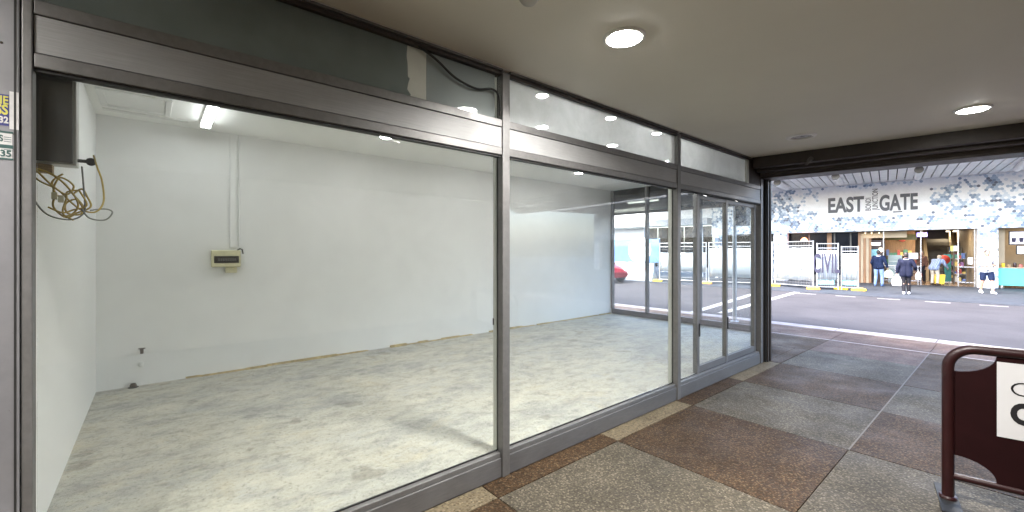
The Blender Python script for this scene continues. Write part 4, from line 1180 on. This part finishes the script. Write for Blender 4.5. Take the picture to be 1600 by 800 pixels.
# ================================================================== PEOPLE
def remesh(m, name, mat, parent, voxel, smooth=3):
    me = m.mesh('tmp')
    t = bpy.data.objects.new('tmp', me); col.objects.link(t)
    r = t.modifiers.new('r', 'REMESH'); r.mode = 'VOXEL'; r.voxel_size = voxel; r.use_smooth_shade = True
    if smooth:
        s_ = t.modifiers.new('s', 'SMOOTH'); s_.iterations = smooth; s_.factor = 0.5
    dg = bpy.context.evaluated_depsgraph_get(); dg.update()
    out = bpy.data.meshes.new_from_object(t.evaluated_get(dg))
    bpy.data.objects.remove(t); bpy.data.meshes.remove(me)
    out.name = name; out.materials.clear(); out.materials.append(M[mat] if isinstance(mat, str) else mat)
    for p in out.polygons: p.use_smooth = True
    return put(name, out, parent)

BASE = dict(pel=(0, 0, .95), sp=(0, 0, 1.14), ch=(0, .005, 1.31), nk=(0, -.005, 1.46), hd=(0, .02, 1.60),
            hipL=(-.09, 0, .93), knL=(-.10, .02, .50), anL=(-.105, -.02, .08), toL=(-.12, .13, .035),
            hipR=(.09, 0, .93), knR=(.10, .02, .50), anR=(.105, -.02, .08), toR=(.12, .13, .035),
            shL=(-.17, 0, 1.39), elL=(-.225, -.03, 1.12), wrL=(-.235, .04, .88),
            shR=(.17, 0, 1.39), elR=(.225, -.03, 1.12), wrR=(.235, .04, .88))
def person(loc, heading, label, top, bottom, skin, hair, shoes, pose=None, short_sleeve=False, shorts=False, scale=1.0, topw=1.0, hem=0.0, collar=None):
    J = {k: Vector(v) for k, v in {**BASE, **(pose or {})}.items()}
    t = thing('person', loc, label, 'person', rz=heading)
    t.scale = (scale,) * 3
    up = (J['ch'] - J['pel']).normalized()
    side = (J['shR'] - J['shL']).normalized()
    b = MB()
    def torso(m, k):
        for s_ in (-1, 1):
            m.capsule(J['pel'] + side * s_ * .065, .105 * k, J['sp'] + side * s_ * .055, .095 * k)
            m.capsule(J['sp'] + side * s_ * .055, .095 * k, J['ch'] + side * s_ * .075, .105 * k)
        m.capsule(J['shL'] - up * .015, .062 * k, J['shR'] - up * .015, .062 * k)
        m.capsule(J['ch'], .1 * k, J['nk'] - up * .02, .06 * k)
    torso(b, 0.93)
    b.capsule(J['nk'] - up * .03, .052, J['hd'] - Vector((0, .01, .06)), .05)
    H_ = J['hd']
    b.ball(H_ + Vector((0, -.008, .02)), (.074, .093, .098), 16)
    b.capsule(H_ + Vector((0, .03, -.03)), .055, H_ + Vector((0, .045, -.085)), .035)
    b.capsule(H_ + Vector((0, .085, .012)), .012, H_ + Vector((0, .108, -.02)), .016)
    for s_ in (-1, 1):
        b.capsule(H_ + Vector((s_ * .076, -.005, .018)), .014, H_ + Vector((s_ * .078, -.008, -.02)), .011)
    for sd_ in ('L', 'R'):
        sg_ = -1 if sd_ == 'L' else 1
        b.capsule(J['sh' + sd_], .05, J['el' + sd_], .038)
        b.capsule(J['el' + sd_], .038, J['wr' + sd_], .026)
        d_ = (J['wr' + sd_] - J['el' + sd_]).normalized()
        fwd = Vector((0, 1, 0)); ac = (fwd - d_ * fwd.dot(d_))
        ac = ac.normalized() if ac.length > .1 else Vector((0, 0, 1))
        W = J['wr' + sd_]
        for k, ln in zip((-1.5, -.5, .5, 1.5), (.065, .082, .09, .08)):
            r0 = W + d_ * .03 + ac * k * .012
            r1 = W + d_ * .085 + ac * k * .017
            curl = d_.cross(ac) * (sg_ * -1)
            b.capsule(W + ac * k * .008, .018, r1, .014, 8)
            r2 = r1 + d_ * ln * .55 + curl * .012
            b.capsule(r1, .0105, r2, .0095, 8)
            b.capsule(r2, .0095, r2 + d_ * ln * .35 + curl * .025, .008, 8)
        b.capsule(W + d_ * .03 + ac * .02, .014, W + d_ * .07 + ac * .055, .0115, 8)
        b.capsule(W + d_ * .07 + ac * .055, .0115, W + d_ * .10 + ac * .058, .0095, 8)
        b.capsule(J['hip' + sd_], .085, J['kn' + sd_], .055)
        b.capsule(J['kn' + sd_], .055, J['an' + sd_], .036)
        kn, an = J['kn' + sd_], J['an' + sd_]
        b.capsule(kn + (an - kn) * .15 + Vector((0, -.015, 0)), .052, kn + (an - kn) * .5 + Vector((0, -.012, 0)), .042)
        b.capsule(an, .036, J['to' + sd_], .03)
    remesh(b, 'body', skin, t, 0.009, 2)
    c = MB(); torso(c, 1.10 * topw)
    if hem:
        for s_ in (-1, 1):
            c.capsule(J['pel'] + side * s_ * .075, .118 * topw, J['pel'] + side * s_ * .08 - up * hem, .115 * topw)
    for sd_ in ('L', 'R'):
        sh, el, wr = J['sh' + sd_], J['el' + sd_], J['wr' + sd_]
        if short_sleeve:
            c.capsule(sh, .068, sh + (el - sh) * .75, .064)
        else:
            c.capsule(sh, .068 * topw, el, .056 * topw); c.capsule(el, .056 * topw, wr - (wr - el) * .12, .044 * topw)
    remesh(c, 'shirt' if short_sleeve else 'jacket', top, t, 0.012, 3)
    c = MB()
    for sd_ in ('L', 'R'):
        hp, kn, an = J['hip' + sd_], J['kn' + sd_], J['an' + sd_]
        c.capsule(J['pel'] - up * .02, .112, hp, .10)
        if shorts:
            c.capsule(hp, .10, hp + (kn - hp) * .82, .088)
        else:
            c.capsule(hp, .097, kn, .068); c.capsule(kn, .068, an + (kn - an) * .12, .056)
    remesh(c, 'shorts' if shorts else 'trousers', bottom, t, 0.012, 3)
    for sd_ in ('L', 'R'):
        an, to = J['an' + sd_], J['to' + sd_]
        c = MB(); d_ = (to - an); d_.z = 0; d_.normalize()
        he = an - d_ * .045; zc = min(an.z, to.z + .05)
        c.capsule((he.x, he.y, to.z + .012), .042, (to.x, to.y, to.z + .008), .04)
        c.capsule(he + Vector((0, 0, .0)), .04, an + d_ * .03, .042)
        remesh(c, 'shoe', shoes, t, 0.012, 2)
    c = MB()
    c.ball(H_ + Vector((0, -.022, .038)), (.083, .094, .094), 16)
    c.ball(H_ + Vector((0, -.05, -.005)), (.076, .062, .085), 14)
    o = remesh(c, 'hair', hair, t, 0.010, 2)
    for s_ in (-1, 1):
        MB().ball(H_ + Vector((s_ * .031, .083, .018)), (.012, .008, .007), 8).build('eye', 'ink', t)
    MB().ball(H_ + Vector((0, .082, -.055)), (.022, .008, .006), 8).build('mouth', plain('lip', (0.4, 0.16, 0.13), 0.5), t)
    if collar:
        MB().tube([J['nk'] + Vector((.075 * math.cos(a_), .07 * math.sin(a_) - .01, -.02 + .012 * math.sin(a_))) for a_ in [2 * math.pi * k / 16 for k in range(16)]], .022, 8, closed=True).build('collar', collar, t)
    return t
SK = plain('skin', (0.36, 0.21, 0.145), 0.5, var=0.08, vs=30)
HB = plain('dark hair', (0.018, 0.013, 0.011), 0.5, var=0.3, vs=60)
HG = plain('grey blond hair', (0.36, 0.30, 0.22), 0.55, var=0.2, vs=60)
NAVY = plain('navy cloth', (0.008, 0.014, 0.038), 0.85, var=0.25, vs=9, bmp=0.4, bs=25)
NAVY2 = plain('dark blue jacket cloth', (0.009, 0.011, 0.026), 0.7, var=0.3, vs=12, bmp=0.4, bs=25)
DENIM = plain('light denim', (0.14, 0.21, 0.36), 0.85, var=0.3, vs=9, bmp=0.3, bs=25)
BLK = plain('black leggings', (0.014, 0.014, 0.018), 0.8, var=0.2)
CRM = plain('cream trousers', (0.45, 0.40, 0.32), 0.8, var=0.12, vs=9, bmp=0.3, bs=25)
WHT = plain('white cotton', (0.46, 0.46, 0.46), 0.8, var=0.07, vs=9, bmp=0.3, bs=25)
SHW = plain('white trainers', (0.7, 0.7, 0.7), 0.6, var=0.06)
SHB = plain('brown shoes', (0.05, 0.035, 0.025), 0.5, var=0.2)
SHBL = plain('blue shoes', (0.05, 0.1, 0.22), 0.6, var=0.2)
BRN = plain('brown knit', (0.10, 0.05, 0.035), 0.8, var=0.25, vs=10)
def plaid():
    m, nt, b = nodes('blue plaid cloth')
    tc = nt.nodes.new('ShaderNodeTexCoord')
    c = None
    for ax in (0, 2):
        wv = nt.nodes.new('ShaderNodeTexWave'); wv.bands_direction = 'X' if ax == 0 else 'Z'
        wv.inputs['Scale'].default_value = 5.5
        nt.links.new(tc.outputs['Object'], wv.inputs['Vector'])
        r = ramp(nt, wv.outputs['Fac'], [(0.35, (0.05, 0.085, 0.2)), (0.6, (0.36, 0.42, 0.52))])
        c = r if c is None else mix(nt, c, r, 0.5)
    nt.links.new(c, b.inputs['Base Color']); b.inputs['Roughness'].default_value = 0.85
    return m
PLD = plaid()
HE = YAW + R(28) - math.pi / 2
# man with jeans and a bag, seen from behind
person((-1.74, 26.3, 0), R(-6), 'person in a navy jacket and light jeans walking to the mall with a green bag', NAVY, DENIM, SK, HB, SHBL,
       dict(knL=(-.11, .03, .50), anL=(-.12, -.03, .08), toL=(-.16, .11, .035), knR=(.11, .05, .50), anR=(.12, .04, .08), toR=(.15, .18, .035),
            elR=(.27, -.02, 1.12), wrR=(.31, .06, .90), elL=(-.26, .0, 1.12), wrL=(-.22, .14, .93)), scale=1.0, topw=1.14, hem=.04, collar=WHT)
person((-0.27, 22.1, 0), R(10), 'person in a dark jacket, black leggings and white trainers carrying white bags', NAVY2, BLK, SK, HB, SHW,
       dict(knL=(-.075, .0, .50), anL=(-.07, -.08, .09), toL=(-.07, .07, .035), knR=(.08, .06, .50), anR=(.09, .06, .08), toR=(.11, .21, .035),
            elR=(.27, -.03, 1.14), wrR=(.29, .14, 1.0), elL=(-.25, -.03, 1.12), wrL=(-.27, .02, .86)), scale=0.94, topw=1.12, hem=.14, collar=plain('grey hood', (0.33, 0.33, 0.38), 0.8))
person(fw(0.50, 0.45, 0.012), R(-25), 'stooping person in a blue plaid shirt and cream trousers in the mall doorway', PLD, CRM, SK, HG, SHB,
       dict(pel=(0, -.06, .88), sp=(0, .03, 1.03), ch=(0, .14, 1.15), nk=(0, .25, 1.25), hd=(0, .33, 1.34), hipL=(-.09, -.05, .87), hipR=(.09, -.05, .87),
            shL=(-.18, .2, 1.2), shR=(.18, .2, 1.2), elL=(-.22, .26, .98), elR=(.24, .3, .98), wrL=(-.14, .44, .88), wrR=(.2, .5, .84)), scale=1.0, topw=1.14, hem=.04)
person((1.72, 24.9, 0), R(180) + R(22), 'person in white shirt and navy shorts looking at a phone by the pillar', WHT, NAVY, SK, HB, SHW,
       dict(hd=(0, .05, 1.59), elL=(-.25, .0, 1.13), wrL=(-.07, .22, 1.10), elR=(.25, .0, 1.13), wrR=(.10, .24, 1.08),
            knL=(-.11, .10, .50), anL=(-.12, .14, .08), toL=(-.14, .29, .035), knR=(.11, .0, .50), anR=(.12, -.14, .10), toR=(.13, .01, .035)),
       True, True, scale=1.0, topw=1.08, hem=.05)
person(fw(0.10, 1.7, 0.012), R(150), 'person in a brown top standing inside the mall behind the glass post', BRN, BLK, SK, HB, SHB, None, scale=0.97)

def carrier_bag(loc, wx, wy, h, mat, label, rz=0.0):
    t = thing('carrier_bag', loc, label, 'bag', rz=rz)
    m = MB(); n = 16; rows_ = [(0.0, .86), (0.03, 1.0), (0.45, 1.05), (0.75, .92), (0.95, .55), (1.0, .42)]
    v = []
    for zz, k in rows_:
        for j in range(n):
            a_ = 2 * math.pi * j / n
            ca, sa = math.cos(a_), math.sin(a_)
            sx = abs(ca) ** .5 * (1 if ca > 0 else -1); sy = abs(sa) ** .6 * (1 if sa > 0 else -1)
            wob = 1 + 0.07 * math.sin(5 * a_ + zz * 9)
            v.append((sx * wx / 2 * k * wob, sy * wy / 2 * (k ** 1.3) * wob, -h + zz * h))
    f = [(i * n + j, i * n + (j + 1) % n, (i + 1) * n + (j + 1) % n, (i + 1) * n + j) for i in range(5) for j in range(n)]
    m.add(v, f, True); m.add(v[:n], [tuple(range(n))[::-1]], True); m.add(v[-n:], [tuple(range(n))], True)
    m.build('sack', mat, t)
    for s_ in (-1, 1):
        MB().tube([(-wx * .18, s_ * .01, -.01), (-wx * .1, s_ * .008, .07), (0, 0, .10), (wx * .1, s_ * .008, .07), (wx * .18, s_ * .01, -.01)], .006, 6).build('handle', mat, t)
    return t
carrier_bag((-1.40, 26.4, 0.76), .34, .16, .34, plain('pale green plastic', (0.50, 0.60, 0.42), 0.5, var=0.3, vs=12), 'pale green carrier bag held by the person in light jeans')
carrier_bag((-0.53, 22.1, 0.68), .30, .14, .36, plain('white plastic', (0.74, 0.74, 0.74), 0.45, var=0.05), 'white carrier bag hanging low from the person in black leggings')
carrier_bag((0.05, 22.3, 0.84), .17, .10, .26, plain('off white paper', (0.62, 0.58, 0.52), 0.6, var=0.1), 'small off white bag on the raised arm of the person in black leggings')
bp = thing('backpack', (1.72 + 0.30, 24.98, 1.0), 'dark backpack slung behind the person in navy shorts', 'backpack')
c = MB().capsule((-.20, .13, .02), .09, (-.20, .12, .26), .085)
remesh(c, 'bag', NAVY2, bp, 0.015, 2)
for s_ in (-.36, -.16):
    MB().tube(spline([(s_, .08, .0), (s_ + .02, -.10, .08), (s_ + .02, -.13, .26), (s_ + .01, -.06, .44), (s_, .1, .34)], 6), .014, 6).build('strap', NAVY2, bp)
ph = thing('phone', (1.74, 24.60, 1.10), 'dark phone held by the person in navy shorts', 'phone')
MB().box(-.035, .035, -.07, .07, 0, .009).build('case', 'ink', ph, 0.003)

# ================================================================== MAROON BARRIER
br = thing('cafe_barrier', (2.135, 4.04, 0), 'maroon tubular footpath barrier with a white printed sheet', 'barrier', rz=R(10))
LB, HT, RC, TR = 1.55, 1.015, 0.13, 0.031
def arc_pts(cx_, cz_, r_, a0, a1, n=8):
    return [(cx_ + r_ * math.cos(R(a0 + (a1 - a0) * i / n)), 0, cz_ + r_ * math.sin(R(a0 + (a1 - a0) * i / n))) for i in range(n + 1)]
path = [(0, 0, 0.02), (0, 0, 0.5)] + arc_pts(RC, HT - RC, RC, 180, 90) + arc_pts(LB - RC, HT - RC, RC, 90, 0) + [(LB, 0, 0.5), (LB, 0, 0.02)]
MB().tube(path, TR, 16).build('frame', 'maroon', br)
MB().tube([(0.0, 0, 0.165), (LB, 0, 0.165)], 0.022, 14).build('bottom_rail', 'maroon', br)
e0, e1, z0_, z1_ = 0.026, LB - 0.026, 0.184, HT - 0.028
ca, cb_ = 0.19, 0.125
poly = []
def qarc(cx_, cz_, a0, a1):
    return [(cx_ + ca * math.cos(R(a0 + (a1 - a0) * i / 8)), cz_ + cb_ * math.sin(R(a0 + (a1 - a0) * i / 8))) for i in range(9)]
poly += qarc(e0, z0_, 90, 0)
poly += qarc(e1, z0_, 180, 90)
poly += qarc(e1, z1_, 270, 180)
poly += qarc(e0, z1_, 360, 270)
MB().extr(poly, 'y', -0.009, 0.009).build('panel', 'maroon_panel', br, 0.002)
shn = MB().box(0.215, 1.335, -0.0125, -0.0095, 0.485, 0.955).build('printed_sheet', 'sheet', br)
text('lettering', 'G', 0.125, 'ink', shn, (0.272, -0.014, 0.757), sg, 0.086, 0.0005, -0.002)
text('lettering', 'C', 0.175, 'ink', shn, (0.270, -0.014, 0.588), sg, 0.10, 0.0005, 0.008)
for x in (0, LB):
    MB().extr([(x - 0.05, -0.22), (x + 0.05, -0.22), (x + 0.05, 0.22), (x - 0.05, 0.22)], 'z', 0.002, 0.012).build('foot_plate', 'black', br, 0.002)
    MB().lathe([(0.045, 0.012), (0.045, 0.03), (0.033, 0.032)], (x, 0, 0), n=16).build('socket', 'maroon', br)
